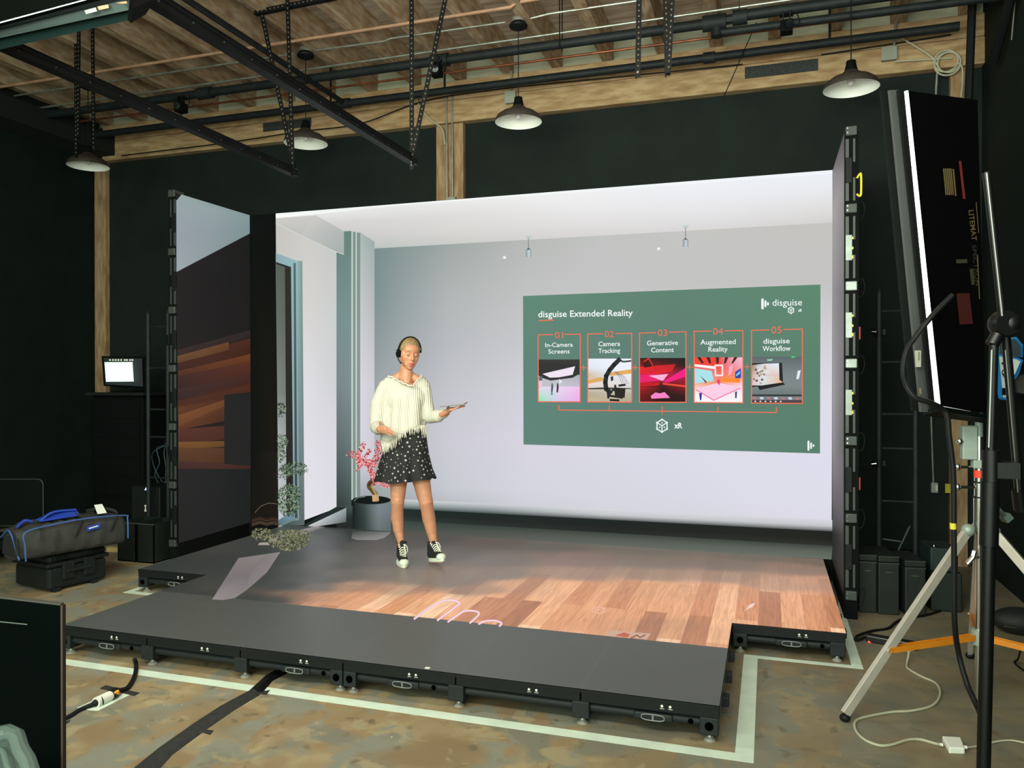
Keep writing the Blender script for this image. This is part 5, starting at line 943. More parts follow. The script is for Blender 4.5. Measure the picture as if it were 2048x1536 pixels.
# ---- black boom stand in the foreground ----
bs = thing('black_stand', 'black telescopic stand with a big knuckle in the right foreground', 'stand', Vector((dep(1970, 1536, 2.0).x, dep(1970, 1536, 2.0).y, 0)))
pb0 = dep(1970, 900, 2.0); BX, BY = pb0.x, pb0.y; BST = mat('stand_black', (8, 9, 9), .4, .0, spec=.3)
TP, BP = dep(1982, 900, 2.0), dep(1967, 1536, 2.0); FT = BP+(BP-TP)*((BP.z-.32)/(TP.z-BP.z)); MB().tube([FT, TP], .0165, 16).build('lower_pole', BST, bs, 'auto')
BX, BY = TP.x, TP.y
MB().tube([(BX, BY, TP.z-.08), (BX, BY, TP.z)], .021, 16).tube([(BX, BY, TP.z), dep(1988, 690, 2.0)], .011, 12).build('pole', BST, bs, 'auto')
MB().tube([TP+(BP-TP)*.1, TP+(BP-TP)*.3], .022, 16).box((BX+.01, BY-.02, TP.z-.07), (BX+.06, BY+.02, TP.z-.03)).build('collar', BST, bs, 'auto')
MB().tube([dep(1978, 895, 1.985), dep(1984, 700, 1.985)], .0035, 8).build('pole_glint', mat('steel_glint', (120, 122, 118), .3, .8), bs, 'auto')  # thin grey tube standing in for the highlight along the pole
KC = dep(2007, 648, 2.0); MB().lathe([(.0, -.02), (.03, -.02), (.034, -.01), (.034, .01), (.03, .02), (0, .02)], KC, 28, _f).ell(KC+Vector((.015, 0, .0)), (.024, .02, .026)).tube([KC, dep(1984, 690, 2.0)], .016, 12).build('knuckle', BST, bs, 'auto')
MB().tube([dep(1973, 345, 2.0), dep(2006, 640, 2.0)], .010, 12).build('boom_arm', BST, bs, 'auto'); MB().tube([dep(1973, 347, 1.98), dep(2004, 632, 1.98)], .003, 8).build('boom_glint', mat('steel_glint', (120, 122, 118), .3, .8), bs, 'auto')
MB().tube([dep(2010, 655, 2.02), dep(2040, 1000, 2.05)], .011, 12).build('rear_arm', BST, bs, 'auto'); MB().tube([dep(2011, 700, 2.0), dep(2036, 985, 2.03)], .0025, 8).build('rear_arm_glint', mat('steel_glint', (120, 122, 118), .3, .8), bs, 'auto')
MB().tube([dep(2037, 980, 2.04), dep(2042, 1020, 2.05)], .017, 12).build('arm_end', BST, bs, 'auto')
for k in range(3): a = .9+2*PI*k/3; MB().tube([(FT.x, FT.y, .38), (FT.x+.42*math.cos(a), FT.y+.42*math.sin(a), .012)], .011, 10).build('leg', BST, bs, 'auto')
pl_ = dep(2008, 1030, 2.02); MB().tube([dep(1985, 1000, 2.0), dep(1998, 1020, 2.0), pl_], .006, 8).bar(pl_, dep(2016, 1040, 2.02), .025, .02).build('hanging_plug', mat('grey_plug', (70, 84, 78), .5), bs, 'auto'); MB().bar(dep(2014, 1038, 2.015), dep(2020, 1044, 2.015), .006, .003).build('plug_pin', CHR, bs)

# ---- dark panel and clear tub (left foreground) ----
fp = thing('partition_board', 'black upright panel with brown edge in the left foreground', 'panel', dep(60, 1400, 1.6)); a = dep(121, 1211, 1.6); b = dep(-60, 1190, 1.62)
A0, B0 = Vector((a.x, a.y, 0)), Vector((b.x, b.y, 0)); MB().hexa([B0, A0, A0+cf*.012, B0+cf*.012, b, a, a+cf*.012, b+cf*.012]).build('panel_board', mat('panel_black', (3, 8, 7), .7, spec=.02), fp)
e0, e1 = Vector((a.x, a.y, 0)), a; MB().hexa([e0, e0+cx_*.004, e0+cx_*.004+cf*.012, e0+cf*.012, e1, e1+cx_*.004, e1+cx_*.004+cf*.012, e1+cf*.012]).build('brown_edge', mat('brown_edge_band', (62, 44, 36), .6), fp)
MB().hexa([b, a, a+cf*.012, b+cf*.012, b+Vector((0, 0, .003)), a+Vector((0, 0, .003)), a+cf*.012+Vector((0, 0, .003)), b+cf*.012+Vector((0, 0, .003))]).build('top_edge_band', mat('top_edge_grey', (66, 66, 58), .6), fp)
MB().tube([dep(-5, 1243, 1.595), dep(55, 1249, 1.595)], .0012, 6).build('scratch_line', mat('pale_scratch', (90, 104, 94), .6), fp)
tu = thing('clear_tub', 'frosted clear plastic tub at the bottom left corner', 'tub', dep(20, 1500, 1.25)); CLR = mat('frosted_plastic', (130, 150, 142), .35, alpha=.32)
def rim(x, y, d): return dep(x, y, d)
o1 = [(-60, 1478, 1.3), (18, 1463, 1.3), (34, 1472, 1.28), (42, 1500, 1.24), (55, 1520, 1.22), (68, 1560, 1.2)]
P = [dep(*p) for p in o1]
MB().tube(P, .012, 10).build('rim', CLR, tu, 'auto')
MB().add(P+[p+Vector((0, 0, -.16))-cx_*.03 for p in P], [(i, i+1, i+7, i+6) for i in range(5)]).build('tub_wall', CLR, tu, fix=False); MB().tube([p+Vector((-.03, 0, -.03)) for p in P[:5]], .004, 8).build('moulded_ridge', CLR, tu, 'auto')
MB().add([p+Vector((0, 0, -.16))-cx_*.03 for p in P]+[dep(-60, 1620, 1.2)], [tuple(range(7))]).build('tub_base', CLR, tu, fix=False)
tbp = dep(10, 1700, 1.22); tt = thing('side_table', 'black table below the clear tub, outside the lower left of view', 'table', (tbp.x, tbp.y, 0)); MB().box((tbp.x-.3, tbp.y-.25, P[2].z-.20), (tbp.x+.12, tbp.y+.25, P[2].z-.175)).build('table_top', MATTE, tt)
for dx in (-.28, .08):
    for dy in (-.22, .2): MB().box((tbp.x+dx, tbp.y+dy, 0), (tbp.x+dx+.03, tbp.y+dy+.03, P[2].z-.2)).build('leg', MATTE, tt)

# ---- cables, power strip and adapter on the floor ----
def fl(px, py, z=.006): return onp(px, py, 2, z)
tr = thing('cable_cover', 'wide strip of black gaffer tape covering cables on the floor', 'cable cover', fl(450, 1430))
def strip(pts, name, m, z=.01, par=None):
    n = len(pts); v = []
    for (xa, ya), (xb, yb) in pts:
        p, q = fl(xa, ya, 0), fl(xb, yb, 0); v += [p, p.lerp(q, .3)+Vector((0, 0, z)), p.lerp(q, .7)+Vector((0, 0, z)), q]
    fs = []
    for i in range(n-1):
        for k in range(3): fs.append((4*i+k, 4*i+k+1, 4*i+k+5, 4*i+k+4))
        fs.append((4*i+3, 4*i, 4*i+4, 4*i+7))
    fs += [(0, 1, 2, 3), (4*n-4, 4*n-1, 4*n-2, 4*n-3)]
    return MB().add(v, fs).build(name, m, par, 'auto')
strip([((262, 1540), (300, 1560)), ((318, 1495), (345, 1510)), ((385, 1448), (415, 1458)), ((440, 1412), (470, 1420)), ((500, 1380), (520, 1390))], 'tape_strip', TAPEB, .014, tr)
strip([((497, 1382), (526, 1386)), ((527, 1357), (545, 1362)), ((545, 1346), (572, 1348)), ((562, 1335), (590, 1338))], 'cable_bundle', RUB, .022, tr)
MB().prism([fl(408, 1460, 0), fl(427, 1462, 0), fl(420, 1470, 0), fl(404, 1465, 0)], (0, 0, .003)).build('tape_tab', TAPEB, tr); MB().prism([fl(515, 1385, 0), fl(540, 1381, 0), fl(533, 1390, 0), fl(516, 1388, 0)], (0, 0, .003)).build('tape_tab', TAPEB, tr)
cn = thing('taped_connector', 'white-taped power connector on the floor at lower left', 'connector', fl(215, 1395))
MB().prism([fl(155, 1416, 0), fl(182, 1421, 0), fl(198, 1421, 0), fl(262, 1389, 0), fl(240, 1383, 0), fl(222, 1385, 0)], (0, 0, .002)).build('floor_tape_white', TAPEW, cn)
MB().prism([fl(200, 1377, .002), fl(211, 1371, .002), fl(279, 1386, .002), fl(268, 1391.5, .002)], (0, 0, .002)).build('floor_tape_black', TAPEB, cn)
MB().tube([fl(192, 1405, .02), fl(221, 1391, .022)], .024, 14).build('connector_sleeve', WHT, cn, 'auto')
MB().tube([fl(184, 1409, .016), fl(194, 1404.5, .018), fl(204, 1400, .022)], [.010, .02, .022], 12).tube([fl(220, 1391, .025), fl(232, 1384, .022), fl(240, 1381, .016)], [.026, .022, .012], 12).build('plug_body', RUB, cn, 'auto')
MB().tube(spline([fl(229, 1386, .045), fl(236, 1382, .05), fl(235, 1386, .04), fl(239, 1387, .03)]), .006, 8).build('orange_clip', mat('orange_clip', (236, 150, 30), .5), cn, 'auto')
MB().tube(spline([fl(60, 1462), fl(129, 1438), fl(160, 1420), fl(185, 1409, .014)]), .011, 10).build('cable', RUB, cn, 'auto'); MB().tube(spline([fl(240, 1381, .015), fl(254, 1376, .012), fl(264, 1363, .012), fl(271, 1345, .012), fl(272, 1328, .02), fl(269, 1318, .05)]), .011, 10).build('cable', RUB, cn, 'auto')
MB().prism([fl(128, 1446, 0), fl(140, 1440, 0), fl(139, 1444, 0), fl(129, 1450, 0)], (0, 0, .003)).build('tape_tab', TAPEB, cn)
ps = thing('power_strip', 'black power strip with a glowing red switch beside the tripod leg', 'power strip', fl(1780, 1290)); a, b = fl(1731, 1284, 0), fl(1835, 1303, 0); u = (b-a).normalized()
obb(a, u, (b-a).length, .06, .0, .042, 'strip_body', mat('strip_black', (18, 22, 20), .4), ps, .008)
q = onp(1739, 1283.5, 1, a.y-.002); MB().ell(q, (.011, .006, .009), n=14, m=8).build('red_switch', emis('red_glow', (236, 70, 50), 1.3), ps, True)
q = onp(1817, 1298, 2, .05); MB().ell(q, (.016, .014, .018), n=14, m=10).build('white_plug', WHT, ps, True)
tag(MB().tube(spline([a+Vector((0, .03, .02)), fl(1712, 1281), fl(1715, 1272), fl(1745, 1262), fl(1776, 1257), fl(1792, 1245), fl(1810, 1237), fl(1850, 1231), fl(1880, 1222)]), .009, 8).build('extension_lead', RUB, smooth='auto'), 'black cord running from the power strip back toward the dark crates', 'cable')
tag(MB().tube(spline([q, fl(1817, 1310, .03), fl(1814, 1327), fl(1816, 1337), fl(1843, 1353), fl(1868, 1364), fl(1878, 1375), fl(1880, 1390), fl(1872, 1405), fl(1855, 1415), fl(1820, 1422), fl(1785, 1424), fl(1740, 1432), fl(1716, 1439), fl(1709, 1449), fl(1714, 1465), fl(1732, 1481), fl(1760, 1491), fl(1785, 1489), fl(1815, 1480), fl(1840, 1479), fl(1870, 1487), fl(1884, 1490, .015)], 7), .0058, 8).build('white_cable', CREAM, smooth='auto'), 'white cable snaking from the power strip to the white adapter', 'cable')
ad = thing('power_adapter', 'square white power adapter lying on the concrete at lower right', 'adapter', fl(1905, 1495)); A4 = [fl(1898, 1508, 0), fl(1930, 1509, 0), fl(1921, 1486, 0), fl(1884, 1484, 0)]
MB().hexa([A4[0], A4[1], A4[2], A4[3]]+[p+Vector((0, 0, .027)) for p in A4]).build('adapter_body', WHT, ad, bevel=.005); MB().tube([fl(1880, 1489, .014), fl(1886, 1490, .014)], .007, 8).tube([fl(1927, 1494, .014), fl(1934, 1495, .014)], .007, 8).build('strain_relief', WHT, ad, 'auto')
tag(MB().tube(spline([fl(1934, 1495, .012), fl(1950, 1493), fl(1975, 1487), fl(2000, 1482), fl(2025, 1481), fl(2060, 1488)]), .004, 8).build('thin_white_cable', CREAM, smooth='auto'), 'thin white cable leaving the white adapter to the right', 'cable')
bb = thing('gear_pouch', 'dark gear pouch on the floor at the right edge behind the stand', 'bag', fl(2025, 1270)); a = fl(1998, 1268, 0); MB().ell(a+cx_*.13+Vector((0, 0, .08)), (.16, .11, .08)).build('pouch_body', mat('pouch_black', (12, 20, 19), .7, bump=.3), bb, True); MB().tube([dep(2010, 1252, 3.9), dep(2030, 1254, 3.9)], .004).build('zip', CHR, bb)
tag(MB().tube(spline([fl(2041, 1300, .2), fl(2036, 1318, .03), fl(2029, 1324), fl(2038, 1334), fl(2060, 1350)]), .005, 8).build('black_lead', RUB, smooth='auto'), 'thin black lead hanging to the floor at the right edge', 'cable')
# dark steel struts on the right wall
for (p, q, r_, lb) in (((1945, -10), (1937, 205), .03, 'black vertical strut at the right end of the timber beam'), ((1952, 188), (2060, 40), .035, 'black diagonal strut rising along the right wall')):
    tag(MB().tube([onp(*p, 1, .3), onp(*q, 1, .3)] if p[0] == 1945 else [Vector((6.12, .2, 3.93)), Vector((6.12, -1.2, 4.82))], r_, 10).build('steel_strut', BLK, smooth='auto'), lb, 'strut')
tag(MB().tube([Vector((6.17, -.05, 3.98)), Vector((6.17, -.35, 4.83))], .005, 6).build('wall_wire', mat('grey_wire', (110, 116, 106), .5), smooth='auto'), 'thin grey wire running up the dark right wall', 'wire')

# ---- second softlight, hung from the rails (top left) ----
s2_ = thing('hanging_softlight', 'black LED softlight hung from the rails at the top left corner', 'light', (.4, -3.7, 3.1))
def hx(l, nm, m): MB().hexa([Vector(p) for p in l]).build(nm, m, s2_)
def seg(pa, pb, d0, d1): return dep(*pa, d0), dep(*pb, d1)
E_ = [(0, 97), (255, 40)]
def band(l0, l1, h0, h1, da, db, nm, m, ext=-420):
    # strip between image lines, carried left out of view along the same real line
    def far(pa, pb): a_, b_ = dep(*pa, da), dep(*pb, db); return a_+(a_-b_)*1.2, b_
    a, b = far(*l0); c, d = far(*l1); w = Vector((0, .02, .03)); MB().prism([a, b, d, c], w).build(nm, m, s2_)
band(((0, 99), (255, 41)), ((0, 75), (262, 18)), 0, 0, 3.72, 3.30, 'front_rim', mat('teal_black_rim', (11, 30, 27), .7, spec=.1))
band(((0, 76), (258, 20)), ((0, 56), (240, -2)), 0, 0, 3.66, 3.24, 'grey_side_strip', mat('softlight_strip_left', (58, 70, 68), .7, var=.1, spec=.15))
band(((0, 57), (262, -5)), ((0, 46), (262, -22)), 0, 0, 3.60, 3.2, 'side_skirt', SK1)
band(((0, 46.5), (262, -24)), ((0, 42.5), (262, -27)), 0, 0, 3.55, 3.15, 'light_slit', emis('led_slit_left', (230, 250, 250), 1.5))
bq = [dep(0, 44, 3.55), dep(262, -26, 3.15)]; bl2 = bq[0]+(bq[0]-bq[1])*1.2; up_ = Vector((0, -.28, .42))
MB().hexa([bl2, bq[1], bq[1]+Vector((0, .03, 0)), bl2+Vector((0, .03, 0)), bl2+up_, bq[1]+up_, bq[1]+up_+Vector((0, .03, 0)), bl2+up_+Vector((0, .03, 0))]).build('back_sheet', mat('softlight_back_left', (5, 9, 6), .7, spec=.05), s2_)
MB().prism([dep(255, 40, 3.30), dep(285, 22, 3.3), dep(305, -10, 3.25), dep(262, -26, 3.15), dep(258, 10, 3.2)], cf*.03).build('end_cap', MATTE, s2_)
MB().add([dep(169, 21, 3.30), dep(191, 15, 3.28), dep(194, 22.5, 3.28), dep(172, 28, 3.3)], [(0, 1, 2, 3)]).build('paper_sticker', mat('sticker_paper_l', (158, 166, 146), .7), s2_, fix=False)
MB().add([dep(195, 13, 3.28), dep(216, 9, 3.26), dep(218, 16, 3.26), dep(198, 20, 3.28)], [(0, 1, 2, 3)]).build('orange_sticker', mat('orange_sticker', (196, 130, 100), .7), s2_, fix=False)
MB().add([dep(232, 6, 3.2), dep(253, 2, 3.18), dep(254, 7, 3.18), dep(244, 9, 3.2)], [(0, 1, 2, 3)]).build('gold_logo', mat('gold_logo_l', (150, 118, 84), .7), s2_, fix=False)
# ================= the presenter =================
PD = 5.96
def A(px, py, d=0.): return dep(px, py, PD+d)
def blob(mb, name, mats, parent, voxel, smooth=2, fn=None, keep=None):
    """one continuous skin grown around overlapping volumes"""
    me = bpy.data.meshes.new(name); me.from_pydata(mb.v, [], mb.f); o = bpy.data.objects.new(name, me); COL.objects.link(o)
    bm = bmesh.new(); bm.from_mesh(me); bmesh.ops.recalc_face_normals(bm, faces=bm.faces); bm.to_mesh(me); bm.free()
    r = o.modifiers.new('r', 'REMESH'); r.mode = 'VOXEL'; r.voxel_size = voxel; r.use_smooth_shade = True
    q = o.modifiers.new('s', 'SMOOTH'); q.factor = .5; q.iterations = smooth
    m2 = bpy.data.meshes.new_from_object(o.evaluated_get(bpy.context.evaluated_depsgraph_get())); bpy.data.objects.remove(o)
    n = len(m2.vertices); co = np.empty(n*3); m2.vertices.foreach_get('co', co); co = co.reshape(-1, 3)
    if keep is not None:
        k = keep(co); bm = bmesh.new(); bm.from_mesh(m2); bm.verts.ensure_lookup_table()
        bmesh.ops.delete(bm, geom=[bm.verts[i] for i in np.nonzero(~k)[0]], context='VERTS'); bm.to_mesh(m2); bm.free()
    o = bpy.data.objects.new(name, m2); COL.objects.link(o); m2.materials.clear()
    for m in mats: m2.materials.append(m)
    if fn:
        n = len(m2.polygons); c = np.empty(n*3); m2.polygons.foreach_get('center', c); m2.polygons.foreach_set('material_index', fn(c.reshape(-1, 3)).astype('i'))
    m2.polygons.foreach_set('use_smooth', [True]*len(m2.polygons))
    o.parent = parent; o.matrix_parent_inverse = Matrix.Translation(-parent.location); return o
def projnp(co):
    d = co-np.array(CAM); z = d@np.array(_f); return 1024+FOC*(d@np.array(_r))/z, 768-FOC*(d@np.array(_u))/z, z-PD
SKIN = mat('skin', (192, 136, 104), .5, scale=30, var=.08); LIP = mat('lips', (196, 104, 96), .45, var=.05); LASH = mat('lashes', (84, 60, 48), .7, var=.05); BROW = mat('brows', (150, 112, 82), .8, var=.05)
CHEEK = mat('eyelid', (188, 128, 100), .5, var=.05)
pg = onp(838, 1128, 2, FZ)
person = thing('person', 'person in cream fringed sweater and starry black skirt speaking on the stage', 'person', pg)
# head frame
th, ph, ro = math.radians(24), math.radians(11), math.radians(5)
rr_, ff_, uu_ = Vector((_r.x, _r.y, 0)).normalized(), Vector((_f.x, _f.y, 0)).normalized(), Vector((0, 0, 1))
Fh = (-ff_*math.cos(th)+rr_*math.sin(th))*math.cos(ph)-uu_*math.sin(ph); ah = (rr_*math.cos(th)+ff_*math.sin(th)); bh = -Fh; ch_ = ah.cross(bh)
Rl = Matrix.Rotation(ro, 3, bh); ah, ch_ = Rl@ah, Rl@ch_
HM = Matrix((ah, bh, ch_)).transposed(); HC = A(818.5, 707, 0)
def H(a, b, c): return HC+HM@Vector((a, b, c))
b = MB()
E = lambda c, r: b.ell(H(*c), r, HM, 28, 18)
E((0, .012, .028), (.072, .091, .082)); E((0, -.022, -.034), (.060, .066, .080)); E((0, -.048, -.085), (.034, .034, .034)); E((0, -.064, -.100), (.017, .016, .014))
E((0, -.044, .036), (.058, .042, .046))                                 # forehead
for s_ in (-1, 1):
    b.cap(H(s_*.054, .0, -.045), H(s_*.022, -.054, -.094), .018, .014); E((s_*.032, -.046, -.026), (.031, .034, .036)); E((s_*.046, -.02, -.005), (.026, .036, .040))
    b.cap(H(s_*.014, -.074, .026), H(s_*.040, -.062, .024), .011, .011)                      # brow ridge
    E((s_*.030, -.068, .001), (.017, .0145, .0135)); E((s_*.075, .008, -.008), (.009, .017, .029)); E((s_*.0115, -.093, -.031), (.0075, .009, .0065))
b.cap(H(0, -.084, .012), H(0, -.106, -.026), .0075, .0105); b.cap(H(0, -.103, -.029), H(0, -.098, -.033), .0105, .009)
b.cap(H(0, -.076, -.045), H(0, -.080, -.072), .021, .017); b.cap(H(-.034, -.046, -.035), H(-.022, -.056, -.075), .028, .022); b.cap(H(.034, -.046, -.035), H(.022, -.056, -.075), .028, .022)
b.cap(H(-.018, -.088, -.0585), H(0, -.098, -.0555), .005, .0062); b.cap(H(.018, -.088, -.0585), H(0, -.098, -.0555), .005, .0062); b.cap(H(-.014, -.088, -.069), H(0, -.096, -.072), .0055, .0075); b.cap(H(.014, -.088, -.069), H(0, -.096, -.072), .0055, .0075)
# neck, shoulders, chest
b.cap(A(816, 724, .03), A(808, 757, .02), .049, .052); b.cap(A(813, 745, .01), A(812, 770, .01), .05, .056)
b.cap(A(807, 747, .03), A(780, 764, .01), .034, .036); b.cap(A(815, 748, .03), A(842, 763, .02), .032, .034)
b.ell(A(812, 789, .01), (.130, .076, .098), Matrix((rr_, ff_, uu_)).transposed(), 28, 18)
       # collar bones
b.ell(A(812, 815, .01), (.118, .085, .13), Matrix((rr_, ff_, uu_)).transposed(), 24, 16); b.ell(A(815, 862, .01), (.105, .085, .14), Matrix((rr_, ff_, uu_)).transposed(), 24, 16); b.ell(A(814, 905, .01), (.142, .098, .12), Matrix((rr_, ff_, uu_)).transposed(), 24, 16)
# legs
def chain(pts):
    for (p, r1), (q, r2) in zip(pts, pts[1:]): b.cap(A(*p), A(*q), r1, r2, 20)
chain([((800, 925, 0), .08), ((797, 965, -.01), .066), ((796, 990, -.02), .056), ((795, 1004, -.025), .052), ((794.5, 1018, -.01), .047), ((794.5, 1036, .01), .050), ((797, 1060, .01), .040), ((801, 1080, .0), .028), ((804, 1100, 0), .028)])
chain([((834, 920, 0), .08), ((843, 962, -.01), .070), ((848, 988, -.02), .059), ((852, 1004, -.025), .055), ((854.5, 1018, -.01), .050), ((858, 1038, .01), .052), ((863, 1063, .01), .041), ((867.5, 1085, 0), .029), ((869.5, 1100, 0), .028)])
b.ell(A(796, 1003, -.055), (.030, .022, .035), HM, 16, 10); b.ell(A(852, 1003, -.055), (.031, .022, .035), HM, 16, 10)
# arms and hands
chain([((768, 780, .01), .045), ((757, 822, .0), .04), ((752, 850, -.02), .036), ((757, 859, -.16), .028), ((760, 858, -.20), .024)])
chain([((850, 780, .02), .042), ((856, 820, .01), .038), ((860, 838, -.02), .035), ((886, 828, -.16), .027), ((893, 825, -.19), .023)])
def fing(pts, r1=.0085, r2=.0068):
    n = len(pts)-1
    for i, (p, q) in enumerate(zip(pts, pts[1:])): b.cap(A(*p), A(*q), r1+(r2-r1)*i/n, r1+(r2-r1)*(i+1)/n, 12)
for p, q, r_, r2_ in (((760, 856, -.20), (770, 855, -.245), .019, .014), ((760.5, 859, -.20), (771, 859, -.25), .019, .014), ((761, 861, -.20), (771, 862.5, -.245), .018, .013), ((762, 863, -.2), (770, 865, -.24), .015, .011)): b.cap(A(*p), A(*q), r_, r2_)
fing([(761, 853, -.205), (760.5, 848, -.225), (759.8, 843.5, -.235)], .012, .008)
fing([(770, 854.5, -.24), (775, 855, -.265), (779, 858, -.275)]); fing([(771, 858.5, -.245), (778.5, 859.5, -.275), (785.5, 863.5, -.295)]); fing([(771, 862, -.245), (780, 864.5, -.28), (790.5, 868.3, -.30)]); fing([(770, 865, -.24), (777, 868, -.265), (783.5, 871.5, -.28)], .0078, .006)
for p, q, r_, r2_ in (((892, 825, -.19), (903, 817.5, -.225), .018, .014), ((892, 825, -.195), (903, 818, -.25), .018, .014), ((893, 826, -.2), (902, 819.5, -.27), .017, .012)): b.cap(A(*p), A(*q), r_, r2_)
for k, (dd, L_) in enumerate(((-.215, 24), (-.236, 27), (-.257, 25), (-.277, 19))): fing([(902, 817.5+k*.9, dd), (902+L_*.45, 815.2+k*.5, dd-.004), (902+L_*.8, 813.2+k*.2, dd-.004), (902+L_, 812+k*.1, dd)], .0082, .0066)
fing([(894, 820, -.19), (897, 813.5, -.185), (903, 807.0, -.19)], .011, .0078)
body = blob(b, 'body', [SKIN], person, .0032, 4)
def feat(pts, r, nm, m, flat=1., n=10):
    return MB().tube(spline([H(*p) for p in pts], 4), r if not isinstance(r, list) else list(np.interp(np.linspace(0, 1, (len(pts)-1)*4+1), np.linspace(0, 1, len(r)), r)), n, flat=flat).build(nm, m, body, 'auto')
for s_ in (-1, 1):
    feat([(s_*.015, -.0815, .0235), (s_*.028, -.0810, .0285), (s_*.038, -.0755, .0275), (s_*.047, -.066, .0225)], [.0022, .0034, .0030, .0012], 'eyebrow', BROW)
    feat([(s_*.0175, -.0790, -.0045), (s_*.025, -.0842, -.0065), (s_*.033, -.0842, -.0065), (s_*.043, -.0760, -.0025)], [.0009, .0018, .0020, .0012], 'eyelashes', LASH)
    feat([(s_*.020, -.0795, .0085), (s_*.030, -.0835, .0105), (s_*.041, -.0755, .0075)], [.0006, .0012, .0008], 'eyelid_crease', CHEEK)
feat([(-.0205, -.0885, -.0620), (-.010, -.0985, -.0590), (0, -.1010, -.0598), (.010, -.0985, -.0590), (.0205, -.0885, -.0620)], [.0014, .0044, .0042, .0044, .0014], 'upper_lip', LIP)
feat([(-.0190, -.0885, -.0665), (-.008, -.0975, -.0715), (.008, -.0975, -.0715), (.0190, -.0885, -.0665)], [.0014, .0052, .0052, .0014], 'lower_lip', LIP)
feat([(-.0150, -.0935, -.0645), (0, -.1015, -.0655), (.0150, -.0935, -.0645)], [.0010, .0022, .0010], 'mouth_opening', mat('mouth_shadow', (110, 46, 44), .6))
# hair
HAIR = mat('blond_hair', (150, 126, 88), .5, scale=3, rgb2=(116, 94, 64), stretch=(30, 30, 6), bump=.15)
b = MB(); E((0, .022, .043), (.0795, .0935, .0835)); E((0, .062, -.005), (.062, .055, .07)); E((0, .112, .0), (.034, .03, .034))
for s_ in (-1, 1): b.cap(H(s_*.066, -.02, .045), H(s_*.070, .02, -.012), .014, .012)
hair = blob(b, 'hair', [HAIR], person, .0045, 3)
# sweater
KNIT = bpy.data.materials.new('ribbed_cream_knit'); KNIT.use_nodes = True; nt = KNIT.node_tree; bs_ = nt.nodes['Principled BSDF']
bs_.inputs['Base Color'].default_value = (*S(200, 199, 184), 1); bs_.inputs['Roughness'].default_value = .9; bs_.inputs['Specular IOR Level'].default_value = .1
tc = nt.nodes.new('ShaderNodeTexCoord'); mp = nt.nodes.new('ShaderNodeMapping'); mp.inputs['Rotation'].default_value = (0, .10, -YAW); wv = nt.nodes.new('ShaderNodeTexWave'); wv.bands_direction = 'X'; wv.inputs['Scale'].default_value = 22; wv.inputs['Distortion'].default_value = .8; wv.inputs['Detail Scale'].default_value = .6
nt.links.new(tc.outputs['Object'], mp.inputs[0]); nt.links.new(mp.outputs[0], wv.inputs['Vector']); bp_ = nt.nodes.new('ShaderNodeBump'); bp_.inputs['Strength'].default_value = .55; bp_.inputs['Distance'].default_value = .006; nt.links.new(wv.outputs['Fac'], bp_.inputs['Height']); nt.links.new(bp_.outputs[0], bs_.inputs['Normal'])
b = MB(); PM = Matrix((rr_, ff_, uu_)).transposed()
b.ell(A(812, 797, .005), (.163, .112, .125), PM, 30, 20); b.ell(A(813, 830, .005), (.150, .115, .12), PM, 30, 20); b.cap(A(815, 850, .01), A(818, 856, .01), .125, .12)
b.cap(A(772, 774, .008), A(846, 773, .02), .060, .056); b.cap(A(779, 766, .01), A(842, 765, .02), .050, .050)
b.ell(A(812, 862, .0), (.138, .136, .15), PM, 30, 20); b.cap(A(772, 800, 0), A(778, 850, 0), .05, .05); b.cap(A(846, 795, .01), A(842, 845, .01), .05, .045)
b.cap(A(797, 803, -.066), A(795, 862, -.085), .052, .060); b.cap(A(829, 803, -.062), A(826, 850, -.08), .050, .058); b.cap(A(812, 800, -.06), A(812, 860, -.09), .05, .055)
for p, q, r1, r2 in (((768, 782, .005), (758, 808, 0), .060, .064), ((758, 808, 0), (755, 835, -.01), .064, .060), ((755, 835, -.01), (754, 853, -.03), .056, .056), ((754, 853, -.03), (757, 857, -.11), .056, .05), ((757, 857, -.11), (760, 858, -.165), .05, .038),
                     ((849, 782, .015), (854, 810, .01), .054, .05), ((854, 810, .01), (860, 834, -.02), .05, .05), ((860, 834, -.02), (876, 832, -.10), .05, .05), ((876, 832, -.10), (889, 827, -.155), .047, .033),
                     ((788, 850, -.03), (779, 872, -.04), .075, .066), ((779, 872, -.04), (776, 884, -.045), .062, .045), ((800, 850, -.03), (795, 866, -.04), .085, .07), ((776, 862, .03), (774, 886, .02), .06, .05)):
    b.cap(A(*p), A(*q), r1, r2, 20)
neck = [(768, 735), (777, 752), (789, 756.5), (800, 763), (812, 768.5), (824.5, 772), (831, 765), (838, 757.5), (844, 751), (850, 735)]
def inpoly(x, y, poly):
    r = np.zeros(len(x), bool); n = len(poly)
    for i in range(n):
        x1, y1 = poly[i]; x2, y2 = poly[(i+1) % n]; c = ((y1 > y) != (y2 > y)) & (x < (x2-x1)*(y-y1)/(y2-y1+1e-9)+x1); r ^= c
    return r
def keepsw(co):
    x, y, d = projnp(co); hole = inpoly(x, y+2.2, neck+[(850, 640), (768, 640)]); back = (d > .03)
    hem = np.interp(x, [755, 765, 788, 800, 812, 822, 852, 870], [897, 897, 889, 876, 866, 860, 859, 858]); arm = (x < 772) & (d < -.09) | (x > 856)
    return ~hole & ((y < hem) | arm)
sw = blob(b, 'sweater', [KNIT], person, .0055, 4, keep=keepsw)
sw.modifiers.new('thick', 'SOLIDIFY').thickness = .004
nb = []
for i, p in enumerate(spline([(x, y, 0) for x, y in neck[1:-1]], 6)): nb.append((p.x, p.y+.9*math.sin(i*1.3)))
def onbody(x, y):   # depth of the chest front
    return -.055-.035*math.exp(-((x-815)/22)**2)*min(1, max(0, (y-745)/20))
